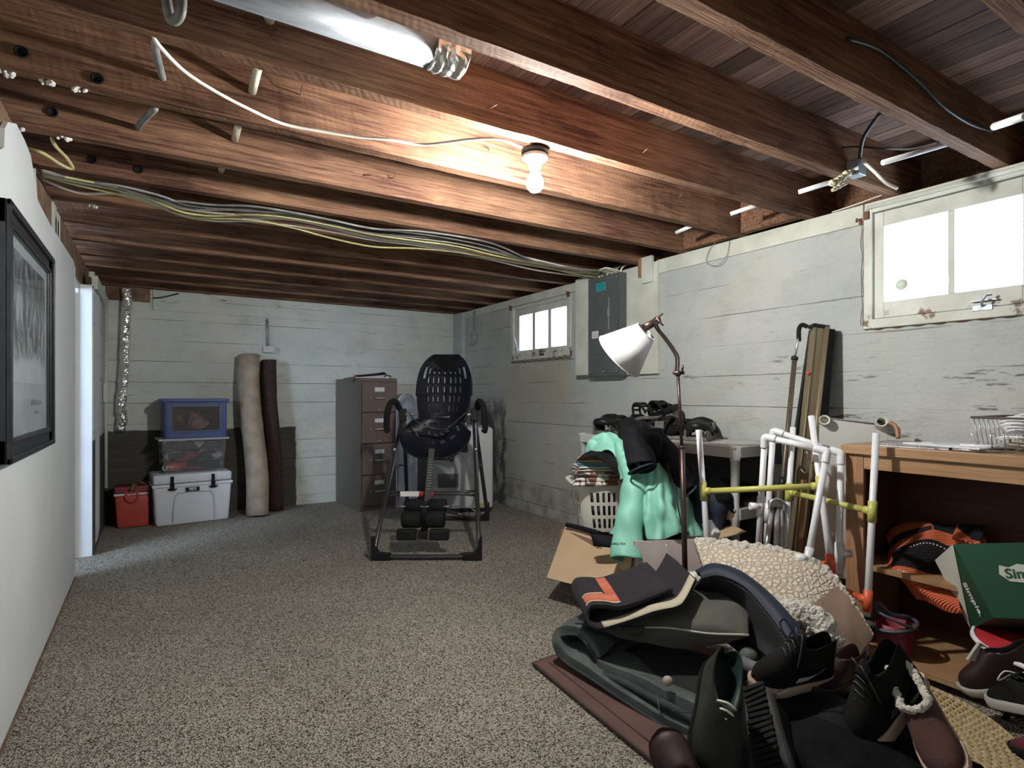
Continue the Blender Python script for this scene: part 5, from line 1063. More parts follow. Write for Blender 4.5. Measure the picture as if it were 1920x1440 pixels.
for k in range(16):
    rr = random.Random(k+40); y = by1-.03-.02*rr.random(); zz = h+.02+.006*k; bm = new(); x = 2.68+.22*rr.random()
    tube(bm, smoothpath([(x,y,zz+.02),(x-.03,y-.06,zz+.03),(x+.02,y-.22,zz+.012+.01*rr.random()),(x+.05,y-.42,zz)],4), .0042, 6)
    tube(bm, [(x-.03,y-.06,zz+.03),(x+.06,y-.10,zz+.01),(x+.02,y-.22,zz+.012)], .0035, 5)
    tag(obj('hanger', bm, M['white_pl']), 'white plastic hanger in the pile inside the wire basket', 'hanger', 'white hangers in the wire basket')
bm = new(); pillow(bm, (2.68,.45,h+.03), (2.68,.88,h+.03), (2.92,.88,h+.03), (2.92,.45,h+.03), .035, 16, .3, .014); tag(obj('beige_cloth', bm, pm('beige_cloth', (.42,.38,.29), (.28,.25,.19), 10, rough=.9)), 'crumpled beige cloth in the bottom of the wire basket', 'cloth')
# foam board with rolled ends behind the pipes
t = thing('paper_sheet', 'large white sheet with rolled-up ends propped against the wall by the bookcase', 'sheet', (2.9,1.6,0))
a, b = at(1536,782,2.90), at(1664,798,2.80); c, d = at(1662,1085,2.80), at(1512,1085,2.90)
bm = new(); prism(bm, [a, b, c, d], V(.012,.004,0)); obj('panel', bm, M['wall_right'] if False else pm('white_board', (.66,.67,.65), (.60,.61,.58), 5, rough=.7), t)
bm = new(); tube(bm, [a+V(-.004,0,.001), b+V(-.004,0,.001)], .003, 5); tube(bm, [a, d], .003, 5); obj('edge', bm, M['cable_g'], t)
for px, py, dd in ((1546,787,2.86),(1653,790,2.74)):
    p = at(px,py,dd); bm = new(); q = V(.10,.06,-.03); lathe(bm, [(.0245,0),(.0245,.12),(.019,.12),(.019,.0),(.0245,0)], 24, p, q); sp = []
    obj('rolled_end', bm, flat('ivory_plastic', (.68,.68,.60), .4), t)
    bm = new(); u = q.normalized().orthogonal().normalized(); w_ = q.normalized().cross(u); tube(bm, [p+q.normalized()*.01+(u*math.cos(k*.45)+w_*math.sin(k*.45))*(.005+.0006*k) for k in range(20)], .0015, 4); obj('inner_coil', bm, M['torn'], t)
bm = new(); tube(bm, smoothpath([at(1668,792,2.66),at(1680,800,2.64),at(1684,822,2.62)],4), .009, 8); tag(obj('wooden_hook', bm, M['oakv']), 'small curved wooden piece standing on the bookcase behind the white pipe', 'wood piece')
# ---------------------------------------------------------------- long cases and pole leaning on the wall
gold = pm('bronze_gold_metal', (.26,.215,.13), (.22,.18,.11), 5, rough=.4, metal=.45, bmp=0)
def beam(bm, p, q, wx, wy, side):
    p, q = Vector(p), Vector(q); ax = (q-p).normalized(); s1 = Vector(side); s1 = (s1-ax*s1.dot(ax)).normalized(); s2 = ax.cross(s1); obox(bm, (p+q)/2, s1*wx, s2*wy, q-p)
t = thing('leaning_case', 'tall gold-brown metal case leaning on the right wall behind the white pipes', 'case', (2.6,1.75,0))
g0, g1 = at(1535,614,2.98), at(1478,1140,2.86)
bm = new(); beam(bm, g0, g1, .065, .05, CR); obj('body', bm, gold, t, bev=.006)
bm = new(); e1, e2 = g0+CR*.028, g1+CR*.028; tube(bm, [e1-CF*.028, e2-CF*.028], .012, 10); tube(bm, [g0-CR*.028-CF*.027, g1-CR*.028-CF*.027], .004, 6); obj('edge_tube', bm, gold, t)
bm = new(); beam(bm, g0+(g0-g1).normalized()*.012, g0-(g0-g1).normalized()*.008, .085, .065, CR); obj('end_cap', bm, M['black_pl'], t, bev=.006)
bm = new(); lathe(bm, [(0,.002),(.011,.002),(.011,0)], 8, at(1516,700,2.93), -CF); obj('red_sticker', bm, flat('red_sticker', (.6,.08,.06)), t, label='small red sticker')
hp = [at(1507,853,2.86), at(1513,848,2.82), at(1516,870,2.82), at(1510,887,2.82), at(1502,880,2.85)]
bm = new(); tube(bm, smoothpath(hp,5), .004, 8); obj('handle', bm, M['chrome'], t)
t = thing('leaning_case', 'tall black case leaning behind the gold-brown one', 'case', (2.7,1.62,0))
k0, k1 = at(1551,618,3.02), at(1508,1140,2.90)
bm = new(); beam(bm, k0, k1, .06, .06, CR); obj('body', bm, M['black_pl'], t, bev=.006)
bm = new(); beam(bm, k0-CR*.05+CF*.03, k1-CR*.14+CF*.02, .05, .03, CR); obj('lid', bm, M['black_pl'], t, bev=.004)
bm = new(); beam(bm, at(1508,900,2.84), at(1493,1100,2.80), .022, .02, CR); tag(obj('wood_strip', bm, M['oakv']), 'thin light wood strip leaning in front of the black case', 'wood strip')
t = thing('leaning_pole', 'thin telescopic pole with a black handle leaning on the right wall', 'pole', (2.6,1.85,0))
q0, q1, q2 = at(1500,618,2.98), at(1490,672,2.96), at(1446,1130,2.84)
bm = new(); tube(bm, [q0, q1], .006, 8); obj('rod', bm, M['chrome'], t)
bm = new(); tube(bm, [q1, q2], .0125, 10); obj('sleeve', bm, pm('brown_anodised', (.13,.105,.075), rough=.4, metal=.5), t)
bm = new(); tube(bm, smoothpath([at(1514,613,2.97),at(1504,609,2.975),at(1498,618,2.98),at(1498,640,2.975)],4), [.010]*13 if False else .011, 8); obj('handle', bm, M['black_rub'], t)
bm = new(); lathe(bm, [(.0125,-.01),(.017,-.008),(.017,.008),(.0125,.01)], 12, q1, (q0-q1)); lathe(bm, [(.012,-.03),(.02,-.03),(.02,.03),(.012,.03)], 12, q1+(q2-q1)*.52, (q0-q1)); obj('collar', bm, M['black_pl'], t)
bm = new(); box(bm, 2.60, 2.66, 1.92, 1.96, .70, .80); p = at(1457,850,2.82); bm.free(); bm = new(); obox(bm, p, CR*.036, CF*.03, (0,0,.10)); tag(obj('bracket_block', bm, M['black_pl'], bev=.004), 'black block clipped beside the leaning pole', 'bracket')
# folding aluminium legs
t = thing('folding_stand', 'folded chrome tubular stand leaning behind the white pipes', 'stand', at(1450,1080,2.70))
hp = at(1456,944,2.72)
bm = new(); tube(bm, [at(1447,950,2.72), at(1425,1130,2.66)], .012, 10); tube(bm, [at(1457,950,2.72), at(1452,1130,2.62)], .012, 10); tube(bm, [at(1465,950,2.72), at(1463,1130,2.66)], .010, 10); obj('tube_leg', bm, M['chrome'], t)
bm = new(); obox(bm, hp, CR*.07, CF*.03, (0,0,.03)); tube(bm, smoothpath([at(1442,955,2.70),at(1446,940,2.70),at(1458,936,2.70),at(1469,944,2.70),at(1470,958,2.70)],5), .007, 8); obj('hinge_bracket', bm, M['chrome'], t, bev=.004)
# ---------------------------------------------------------------- white pipe frames with yellow and orange fittings
pvc = pm('white_pvc', (.74,.75,.77), (.70,.71,.73), 6, rough=.35, bmp=0); yel = pm('yellow_green_pvc', (.50,.50,.13), (.46,.45,.11), 8, rough=.4, bmp=0); org = pm('orange_pvc', (.72,.13,.045), (.66,.11,.04), 8, rough=.4, bmp=0)
PR = .0134
def pipe(bm, p, q, r=PR): cyl(bm, p, q, r, seg=16)
def post_frame(label, A_, B_, rungs):
    t = thing('pipe_ladder', label, 'pipe frame', (A_[-1]+B_[-1])/2*1)
    for P_ in (A_, B_):
        bm = new(); tube(bm, P_, PR, 16, caps=False); o = obj('post', bm, pvc, t, solid=.003, off=-1)
    for fa, fb, m in rungs:
        pa = A_[0].lerp(A_[-1], fa); pb = B_[0].lerp(B_[-1], fb); da = (A_[-1]-A_[0]).normalized(); db = (B_[-1]-B_[0]).normalized()
        bm = new(); pipe(bm, pa, pb, PR*.98); obj('rung', bm, m, t)
        for p, d in ((pa, da), (pb, db)):
            bm = new(); pipe(bm, p-d*.042, p+d*.042, PR*1.28); e = (pb-pa).normalized()*(1 if p is pa else -1); pipe(bm, p, p+e*.034, PR*1.25); obj('tee_fitting', bm, m, t)
    return t
A_ = [at(1310,806,2.76), at(1334,1120,2.66)]; B_ = [at(1521,780,2.56), at(1566,1120,2.36)]
post_frame('pipe ladder frame with a yellow rung, at the left, leaning behind the cream bed', A_, B_, [(.375,.405,yel),(.86,.83,org)])
A2_ = [at(1487,801,2.76), at(1466,1130,2.70)]; B2_ = [at(1643,812,2.36), at(1622,1225,2.32)]
post_frame('pipe ladder frame with yellow and orange rungs, standing before the bookcase corner', A2_, B2_, [(.375,.36,yel),(.78,.765,org)])
bm = new(); p = B2_[0].lerp(B2_[-1], .79); d = (B2_[-1]-B2_[0]).normalized(); lathe(bm, [(PR*1.04,-.012),(PR*1.1,-.012),(PR*1.1,.0),(PR*1.04,0)], 14, p+d*.05, d); tag(obj('pipe_band', bm, M['black_pl']), 'thin black band around the tallest white pipe below the orange fitting', 'band')
def uframe(label, pts, stubs):
    t = thing('pipe_hoop', label, 'pipe frame', pts[0]); a, b, c, d = pts
    def sh(p, q, k): return p.lerp(q, k/(q-p).length)
    bm = new(); pipe(bm, a, sh(b,a,.03)); obj('leg', bm, pvc, t)
    bm = new(); pipe(bm, sh(b,c,.03), sh(c,b,.03)); obj('top_bar', bm, pvc, t)
    bm = new(); pipe(bm, sh(c,d,.03), d); obj('leg', bm, pvc, t)
    for x, p, q in ((b,a,c),(c,b,d)):
        bm = new(); tube(bm, smoothpath([sh(x,p,.05), sh(x,p,.02), x.lerp((p+q)/2,.012), sh(x,q,.02), sh(x,q,.05)],4), PR*1.25, 16); obj('elbow', bm, pvc, t)
    for leg, f, dd in stubs:
        p = (a.lerp(b, f) if leg == 0 else d.lerp(c, f)); l_ = ((b-a) if leg == 0 else (c-d)).normalized(); bm = new(); pipe(bm, p-l_*.045, p+l_*.045, PR*1.28); pipe(bm, p, p+Vector(dd)*.05, PR*1.25); obj('tee_fitting', bm, pvc, t)
uframe('white U-shaped pipe frame, the nearer of the two with bent corners', [at(1419,1075,2.68), at(1434,819,2.60), at(1551,846,2.42), at(1510,1075,2.36)], [(0,.50,-CR),(1,.12,-CR)])
uframe('white U-shaped pipe frame, the farther one with its corner at the bookcase', [at(1432,1085,2.78), at(1450,807,2.72), at(1577,850,2.52), at(1572,1075,2.44)], [(0,.45,CR),(1,.16,CR)])
# ================================================================ SHELF CONTENTS
cro_o = None
def crochet(name, c):
    m, t, p = nt(name); v = coords(t); w = N(t, 'ShaderNodeTexWave', wave_type='BANDS', bands_direction='DIAGONAL'); w.inputs['Scale'].default_value = 42; w.inputs['Distortion'].default_value = .6; t.links.new(v, w.inputs['Vector'])
    col = mix(t, w.outputs[1], tuple(x*.72 for x in c), c); t.links.new(col, p.inputs['Base Color']); p.inputs['Roughness'].default_value = .95; bump(t, p, w.outputs[1], .8, .006); return m
co, ck = crochet('orange_crochet', (.78,.17,.07)), crochet('black_crochet', (.008,.007,.008))
t = thing('crochet_blanket', 'orange and black striped crochet blanket spilling off the bookcase shelf', 'blanket', at(1740,1040,2.4))
rows = T([[(1665,1005,2.66),(1690,985,2.62),(1740,980,2.54),(1775,985,2.48),(1850,985,2.36)], [(1668,1030,2.58),(1700,1008,2.54),(1748,992,2.48),(1785,1000,2.44),(1840,1010,2.34)], [(1665,1060,2.5),(1698,1034,2.46),(1740,1025,2.43),(1790,1045,2.38),(1830,1060,2.32)], [(1664,1068,2.44),(1690,1070,2.40),(1730,1085,2.36),(1770,1095,2.32),(1800,1105,2.26)], [(1700,1095,2.42),(1720,1105,2.36),(1745,1118,2.30),(1775,1125,2.25),(1800,1140,2.2)], [(1718,1122,2.40),(1740,1128,2.34),(1765,1138,2.28),(1785,1146,2.24),(1802,1150,2.2)]])
def bands(u, v):
    q = (v*1.0)
    return 1 if (.14 < q < .22 and u < .5 or .34 < q < .55 and u > .10 or q < .22 and u > .5) else 0
bm = new(); patch(bm, rows, 70, 70, .012, 8, bands=bands); obj('blanket_cloth', bm, [co, ck], t, solid=.012)
bm = new()
for vv in (.60,.37):
    for k in range(22):
        u = .2+k*.034; j = int(vv*70); 
        p = crom([crom(r, u) for r in rows], vv); q = crom([crom(r, u+.018) for r in rows], vv); n_ = (O3-p).normalized()*.012; tube(bm, [p+n_, q+n_], .0028, 5)
obj('white_stitching', bm, pw, t, kind='stuff')
bm = new(); pillow(bm, at(1672,1012,2.66), at(1745,1005,2.50), at(1755,1050,2.45), at(1670,1060,2.6), .09, 16, .4, .01); obj('bundled_end', bm, co, t)
bm = new(); patch(bm, T([[(1795,985,2.44),(1830,990,2.40),(1850,1015,2.36)],[(1785,1010,2.40),(1815,1018,2.36),(1845,1040,2.34)]]), 14, 10, .012, 9); obj('far_corner', bm, co, t, solid=.012)
# green shoe box
P0 = at(1788,1020,2.12); Pa_ = at(1863,1159,2.0); Pb = at(1754,1050,2.32); Pc = at(1965,1016,1.98)
e1, e2, e3 = Pa_-P0, Pb-P0, Pc-P0
t = thing('shoe_box', 'dark green shoe box with white lettering tipped over in front of the blanket', 'box', P0)
grn = pm('dark_green_card', (.012,.075,.035), (.010,.062,.030), 5, rough=.5, bmp=0); crm = pm('cream_card', (.60,.62,.54), (.54,.56,.49), 5, rough=.7)
bm = new(); hexa(bm, [P0, P0+e3, P0+e3+e1, P0+e1, P0+e2, P0+e2+e3, P0+e2+e3+e1, P0+e2+e1]); obj('carton', bm, grn, t, bev=.0015)
nS = e1.cross(e2).normalized(); nS = nS if nS.dot(O3-P0) > 0 else -nS
bm = new(); prism(bm, [Pb+nS*.0015, P0+nS*.0015, P0+e1+e2+nS*.0015], nS*.001); obj('end_label', bm, crm, t, label='cream triangle on the end of the box')
ru = e1.normalized(); vu = nS.cross(ru); vu = vu if (vu.dot(-e2)) > 0 else -vu
text('end_lettering', 'Simple.', pw, t, P0+e1*.70+e2*.33+nS*.003, ru, vu if ru.cross(vu).dot(nS) > 0 else -vu, .042, .0005, bold=.0012)
nF = e3.cross(e1).normalized(); nF = nF if nF.dot(O3-P0) > 0 else -nF
pl = P0+e1*.42+e3*.60-e1*.0+nF*.002; rf = e3.normalized(); uf = nF.cross(rf)
if uf.z < 0: uf = -uf
bm = new(); sh = [(-.075,.0),(-.07,.03),(-.045,.022),(-.02,.034),(.02,.026),(.05,.034),(.075,.02),(.07,-.012),(.04,-.024),(0,-.03),(-.05,-.024)]
prism(bm, [pl+rf*a+uf*b for a, b in sh], nF*.001); obj('logo_plate', bm, crm, t, label='white wavy logo panel, cut off by the picture edge')
text('logo_lettering', 'Simple', grn, t, pl+nF*.0022, rf, uf, .045, .0005, bold=.001)
# red table with pale rim
rc = V(2.66,.64,0); rt_ = .30; zt = .235
t = thing('child_table', 'low round red-topped table with a white rim in front of the bookcase', 'table', rc)
bm = new(); lathe(bm, [(0,zt),(rt_-.008,zt),(rt_-.008,zt-.012),(0,zt-.012)], 56, rc); obj('top', bm, flat('red_laminate', (.50,.035,.045), .35, bmp=0), t)
bm = new(); lathe(bm, [(rt_-.009,zt+.003),(rt_,zt+.002),(rt_+.003,zt-.008),(rt_-.009,zt-.014)], 56, rc); obj('rim', bm, M['white_pl'], t)
for a in (2.5, 4.1, 5.4, .9):
    bm = new(); p = rc+V(math.cos(a),math.sin(a),0)*(rt_*.72); q = rc+V(math.cos(a),math.sin(a),0)*(rt_*.82); q.z = .055 if q.x > 2.48 else .0; p.z = zt-.012; tube(bm, [p, q], [.014,.010], 10); obj('leg', bm, M['black_pl'], t)
# red bucket with rings
c = V(2.545,1.175,.056); t = thing('bucket', 'small dark red bucket with dark rings around its mouth on the bottom shelf', 'bucket', c)
bm = new(); lathe(bm, [(0,0),(.052,0),(.055,.01),(.070,.13),(.066,.13),(.05,.012),(0,.012)], 28, c); obj('bucket_wall', bm, pm('matte_red', (.27,.018,.03), (.16,.012,.02), 12, rough=.55), t)
for z, r, tl in ((.125,.076,.06),(.145,.074,-.10)):
    bm = new(); tube(bm, [c+V(r*math.cos(a), r*math.sin(a), z+tl*.3*math.cos(a+.6)) for a in [2*math.pi*k/32 for k in range(32)]], .0085, 8, closed=True, flat=.7); obj('ring', bm, pm('slate_rubber', (.075,.085,.11), rough=.5), t)
bm = new(); tube(bm, smoothpath([c+V(-.06,.04,.14),c+V(-.065,.045,.19),c+V(-.05,.03,.205),c+V(-.03,.0,.17),c+V(.03,-.03,.15)],5), .009, 8, flat=.5); obj('handle_loop', bm, pm('purple_slate', (.05,.045,.085), rough=.5), t)
# ================================================================ FOREGROUND PILE
# brown mat
pl4 = [V(1.315,1.955,0), V(1.262,1.20,0), V(2.02,1.02,0), V(2.02,2.0,0)]
brn = pm('brown_quilt', (.115,.062,.052), (.085,.045,.038), 8, rough=.85, bmp=.3, bs=60)
t = thing('floor_mat', 'thin brown padded mat under the heap on the carpet', 'mat', pl4[0])
bm = new(); prism(bm, [p+V(0,0,.018) for p in pl4][::-1], V(0,0,-.018)); obj('pad', bm, brn, t, bev=.008, seg=3)
bm = new(); tube(bm, [p+V(0,0,.012) for p in pl4], .008, 8, closed=True); tube(bm, [pl4[0]+V(.05,-.04,.019), pl4[1]+V(.05,.02,.019)], .0035, 6); obj('piping', bm, pm('brown_piping', (.07,.04,.034), rough=.8), t)
# grey-green folded pad
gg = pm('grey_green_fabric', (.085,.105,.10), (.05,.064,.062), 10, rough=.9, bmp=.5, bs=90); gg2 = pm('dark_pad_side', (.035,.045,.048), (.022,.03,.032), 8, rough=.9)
t = thing('folded_pad', 'grey-green foam pad folded double with its rounded fold at the left of the heap', 'cushion', at(1045,1240,2.3))
prof = [at(1330,1400,1.80), at(1255,1360,1.89), at(1180,1313,2.02), at(1105,1263,2.18), at(1058,1232,2.30), at(1041,1205,2.34), at(1052,1187,2.36), at(1082,1184,2.34), at(1105,1206,2.28), at(1122,1236,2.22)]
bm = new(); strip(bm, prof, .035, V(.46,.20,.0), sub=14, wob=.012); obj('outer_layer', bm, gg, t)
bm = new(); tube(bm, [p+V(-.005,-.003,0) for p in smoothpath([q+V(0,0,-.012) for q in prof], 5)], .006, 6); obj('edge_piping', bm, gg2, t)
prof2 = [at(1120,1250,2.20), at(1165,1262,2.12), at(1215,1290,2.02), at(1262,1318,1.93), at(1310,1345,1.85)]
bm = new(); strip(bm, prof2, .045, V(.16,.07,-.03), sub=6, wob=.02); obj('inner_layer', bm, gg, t)
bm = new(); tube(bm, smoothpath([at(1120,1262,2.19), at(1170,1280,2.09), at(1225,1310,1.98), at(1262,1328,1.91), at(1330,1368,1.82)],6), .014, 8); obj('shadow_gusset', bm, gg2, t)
bm = new(); tube(bm, smoothpath([at(1232,1300,1.97), at(1236,1330,1.92), at(1245,1345,1.9)],4), .002, 5); tube(bm, smoothpath([at(1262,1332,1.88), at(1285,1336,1.84), at(1318,1334,1.8)],4), .002, 5); tag(obj('power_cable', bm, M['cable_k']), 'thin black cord lying over the grey-green pad', 'cord')
bm = new(); pillow(bm, at(1120,1250,2.30), at(1340,1345,1.90), at(1420,1260,2.1), at(1200,1200,2.5), .10, 20, .3, .006); tag(obj('dark_cushion', bm, pm('black_cushion', (.006,.006,.007), (.01,.011,.012), 9, rough=.9)), 'black cushion buried under the olive pillow', 'cushion')
bm = new(); bmesh.ops.create_uvsphere(bm, u_segments=14, v_segments=10, radius=.017, matrix=Matrix.Translation(at(1252,1277,1.95))); tag(obj('small_ball', bm, flat('buff_rubber', (.42,.36,.31), .6)), 'small buff ball in the dark gap under the olive pillow', 'ball')
# olive pillow with zip
ol = pm('olive_velvet', (.080,.080,.066), (.042,.041,.031), 6, rough=.85, bmp=.3, bs=60, sheen=.15)
Lp, Rp = at(1080,1168,2.32), at(1405,1192,1.98); off = V(.34,.15,.03)
t = thing('pillow', 'plump olive green pillow with a pale zip along its front', 'pillow', (Lp+Rp)/2)
bm = new(); pillow(bm, Lp, Rp, Rp+off+V(-.03,0,.0), Lp+off+V(0,0,-.03), .155, 44, .5, .012, 3, 1.5); obj('pillow_case', bm, ol, t)
bm = new(); edge = []
for k in range(31):
    u = k/30; uu = u; vv = .5+(0-.5)*(1-.07*math.sin(math.pi*u)); edge.append(Lp.lerp(Rp, u)*(1-vv)+(Lp.lerp(Rp,u)+off)*vv+V(-.006,-.003,.004*math.sin(u*14)))
tube(bm, edge[13:], .0042, 6); obj('zip', bm, flat('pale_zip', (.42,.41,.36), .5), t)
bm = new(); tube(bm, edge[:14], .0042, 6); tube(bm, smoothpath([edge[13]+V(0,0,-.01), edge[12]+V(-.01,0,-.03), edge[11]+V(-.005,0,-.03)],4), .002, 5); obj('dark_piping', bm, gg2, t)
# folded rug: black with orange and cream
t = thing('folded_rug', 'black rug folded over, showing an orange stripe and a cream border, on the olive pillow', 'rug', at(1130,1170,2.3))
rug = pm('black_brown_rug', (.020,.017,.022), (.011,.010,.013), 30, rough=.95, bmp=.7, bs=200, bd=.003); cre = pm('cream_border', (.50,.46,.34), (.44,.40,.29), 30, rough=.95, bmp=.5, bs=200, bd=.003); rust_ = pm('orange_stripe', (.55,.155,.09), (.48,.13,.075), 30, rough=.95, bmp=.6, bs=200, bd=.003)
low = [at(1305,1086,2.30), at(1286,1125,2.22), at(1268,1141,2.19), at(1220,1152,2.22), at(1160,1172,2.27), at(1122,1179,2.31), at(1102,1162,2.34), at(1108,1141,2.36), at(1135,1139,2.33), at(1163,1141,2.29), at(1205,1128,2.27), at(1262,1106,2.27)]
ex = V(.10,.20,.012)
low = [O3+(p-O3)*.955 for p in low]
bm = new(); strip(bm, low, .012, ex*1.35, sub=8, n=6, wob=.006); obj('rug_body', bm, rug, t)
def ontop(idx0, idx1, f0, f1, lift, m, nm, n=10):
    P_ = smoothpath(low, 6); seg_ = P_[idx0:idx1]; rows_ = []
    for f in (f0, (f0+f1)/2, f1): rows_.append([p+ex*f*1.35+V(0,0,lift)+V(0,0,.006*noise.noise((p+ex*f*1.35)*7)) for p in seg_])
    bm = new(); G_ = [[bm.verts.new(p) for p in r] for r in rows_]
    for j in range(2):
        for i in range(len(seg_)-1): bm.faces.new((G_[j][i],G_[j][i+1],G_[j+1][i+1],G_[j+1][i])).smooth = True
    obj(nm, bm, m, t, solid=.002)
NP = 11*6
ontop(1, 29, .0, .17, .0085, cre, 'cream_border')
ontop(38, 60, .0, .04, .0085, rug, 'dark_edge')
ontop(38, 56, .13, .36, .0085, rust_, 'orange_stripe'); ontop(38, 56, .10, .13, .009, cre, 'pale_line'); ontop(38, 51, .36, .39, .009, cre, 'pale_line'); ontop(51, 56, .36, .95, .0085, rust_, 'orange_stripe'); ontop(50, 51, .36, .95, .009, cre, 'pale_line'); ontop(56, 57, .13, .95, .009, cre, 'pale_line')
bm = new(); rr = random.Random(2)
for k in range(9): p = at(1205+rr.uniform(-4,4), 1122+rr.uniform(-4,4), 2.26); tube(bm, smoothpath([p+V(.02,.02,.014), p+V(0,0,.02), p+V(rr.uniform(-.06,.0),rr.uniform(-.03,.03),.012)],3), .0014, 4)
tube(bm, smoothpath([at(1212,1126,2.25),at(1232,1122,2.25),at(1255,1112,2.26)],4), .007, 8); obj('tassel', bm, M['cable_g'], t)
bm = new(); patch(bm, T([[(1152,1098,2.55),(1185,1086,2.55),(1225,1082,2.55),(1260,1074,2.55),(1300,1085,2.5)],[(1162,1106,2.42),(1195,1100,2.38),(1235,1096,2.40),(1262,1086,2.38),(1310,1098,2.34)],[(1158,1112,2.38),(1195,1114,2.34),(1235,1106,2.36),(1275,1098,2.34),(1312,1108,2.32)]]), 44, 18, .022, 14, ridge=lambda u,v:.008*math.sin(u*26)); tag(obj('navy_cloth', bm, pm('dark_navy_cloth', (.012,.018,.034), (.02,.03,.05), 9, rough=.8), solid=.008), 'dark navy cloth crumpled on the folded rug', 'cloth')
bm = new(); patch(bm, T([[(1272,1076,2.52),(1290,1072,2.5),(1312,1082,2.48)],[(1270,1086,2.46),(1295,1084,2.42),(1315,1092,2.42)]]), 14, 8, .02, 20); tag(obj('white_rag', bm, M['porcelain'], solid=.006), 'scrap of white cloth at the foot of the lamp pole', 'cloth')
# curved black chair back
sat = pm('blue_black_satin', (.012,.018,.036), (.009,.014,.028), 5, rough=.6, bmp=0, spec=.3)
def ribbed():
    m, tt, p = nt('black_mesh'); v = coords(tt); w = N(tt, 'ShaderNodeTexWave', bands_direction='Z'); w.inputs['Scale'].default_value = 60; tt.links.new(v, w.inputs['Vector']); p.inputs['Base Color'].default_value = (.016,.018,.02,1); p.inputs['Roughness'].default_value = .8; bump(tt, p, w.outputs[1], .8, .004); return m
t = thing('chair_back', 'curved black and navy padded chair back lying against the cream bed', 'chair back', at(1400,1150,2.0))
out = [(1306,1074,2.26),(1338,1061,2.26),(1385,1074,2.20),(1436,1112,2.08),(1482,1162,1.96),(1514,1214,1.88)]; inn = [(1314,1088,2.20),(1350,1082,2.18),(1398,1104,2.10),(1438,1148,1.99),(1470,1192,1.89),(1492,1228,1.82)]
mid = [((a[0]+b[0])/2+3, (a[1]+b[1])/2-3, (a[2]+b[2])/2-.015) for a, b in zip(out, inn)]
bm = new(); patch(bm, T([out, mid, inn]), 50, 14); obj('rim_band', bm, sat, t, solid=.022)
low_ = [(1286,1120,2.32),(1306,1130,2.30),(1345,1150,2.24),(1385,1188,2.14),(1425,1220,2.02),(1450,1242,1.92)]
m2 = [((a[0]+b[0])/2, (a[1]+b[1])/2, (a[2]+b[2])/2+.05) for a, b in zip(inn, low_)]
bm = new(); patch(bm, T([inn, m2, low_]), 50, 20); obj('mesh_panel', bm, ribbed(), t, solid=.014)
bm = new(); tube(bm, smoothpath([at(1462,1168,1.80),at(1470,1160,1.80),at(1484,1178,1.78),at(1493,1205,1.76),at(1480,1200,1.76),at(1466,1182,1.78)],5), .0035, 6, closed=True); obj('oval_trim', bm, sat, t)
bm = new(); patch(bm, T([[(1286,1120,2.36),(1350,1150,2.28),(1450,1242,1.96)],[(1300,1170,2.36),(1370,1210,2.2),(1440,1262,1.96)]]), 16, 10, .02, 8); obj('underside', bm, M['black_fab'], t, solid=.02)
# cream fleece pet bed
fle = pm('cream_fleece', (.80,.77,.70), (.62,.57,.48), 22, .3, .7, rough=1, bmp=1, bs=110, bd=.02); tan = pm('tan_velour', (.34,.235,.175), (.26,.175,.13), 7, rough=.95, bmp=.5, bs=120, bd=.003)
def fnet():
    m, tt, p = nt('fleece_netting'); v = coords(tt); b = N(tt, 'ShaderNodeTexVoronoi', feature='DISTANCE_TO_EDGE'); b.inputs['Scale'].default_value = 46; tt.links.new(v, b.inputs['Vector']); e = ramp(tt, b.outputs[0], [(.0, 0), (.22, 1)])
    x = xyz(tt, v)[2]; c = mix(tt, e, (.46,.38,.29), (.64,.58,.47)); tt.links.new(c, p.inputs['Base Color']); p.inputs['Roughness'].default_value = 1; bump(tt, p, e, .6, .008); return m
t = thing('pet_bed', 'large cream fleece pet bed standing on edge behind the heap', 'pet bed', at(1500,1150,2.3))
topc = [(1302,1022,2.56),(1345,1022,2.54),(1400,1028,2.50),(1460,1036,2.44),(1520,1055,2.38),(1560,1088,2.32),(1595,1135,2.25),(1626,1195,2.18)]
mid = [(1315,1060,2.44),(1350,1065,2.42),(1400,1072,2.38),(1455,1088,2.32),(1510,1112,2.26),(1548,1140,2.22),(1580,1172,2.18),(1612,1215,2.14)]
low3 = [(1330,1100,2.34),(1370,1112,2.32),(1410,1125,2.28),(1455,1145,2.22),(1500,1168,2.16),(1530,1190,2.12),(1560,1215,2.1),(1600,1236,2.1)]
bm = new(); patch(bm, T([topc, mid, low3]), 130, 60, .006, 9, bands=lambda u, v: 1 if (u > .52+.25*(1-v) and v > .10) else 0); obj('face', bm, [fnet(), tan], t, solid=.03, off=-1)
bm = new(); P_ = smoothpath([at(*q) for q in topc], 12); nseg = 18; 
def fuzzy(bm, P_, rs, nseg, amp, sc):
    nrm = V(0,0,1); R = []
    for i, p in enumerate(P_):
        tg = (P_[min(i+1,len(P_)-1)]-P_[max(i-1,0)]).normalized(); nrm = (nrm-tg*nrm.dot(tg)).normalized(); b = tg.cross(nrm); row = []
        for k in range(nseg):
            a = 2*math.pi*k/nseg; d = nrm*math.cos(a)+b*math.sin(a); q = p+d*rs(i/len(P_)); row.append(bm.verts.new(q+d*amp*(noise.noise(q*sc)+.6*noise.noise(q*sc*2.1))))
        R.append(row)
    for i in range(len(R)-1):
        for k in range(nseg): bm.faces.new((R[i][k],R[i][(k+1)%nseg],R[i+1][(k+1)%nseg],R[i+1][k])).smooth = True
    bm.faces.new(R[0][::-1]); bm.faces.new(R[-1])
P_ = smoothpath([at(*q)-CF*.02+UP*.004 for q in topc[:7]], 26); fuzzy(bm, P_, lambda f: .030*(1-.55*f), 32, .012, 45); obj('fleece_edge', bm, fle, t)
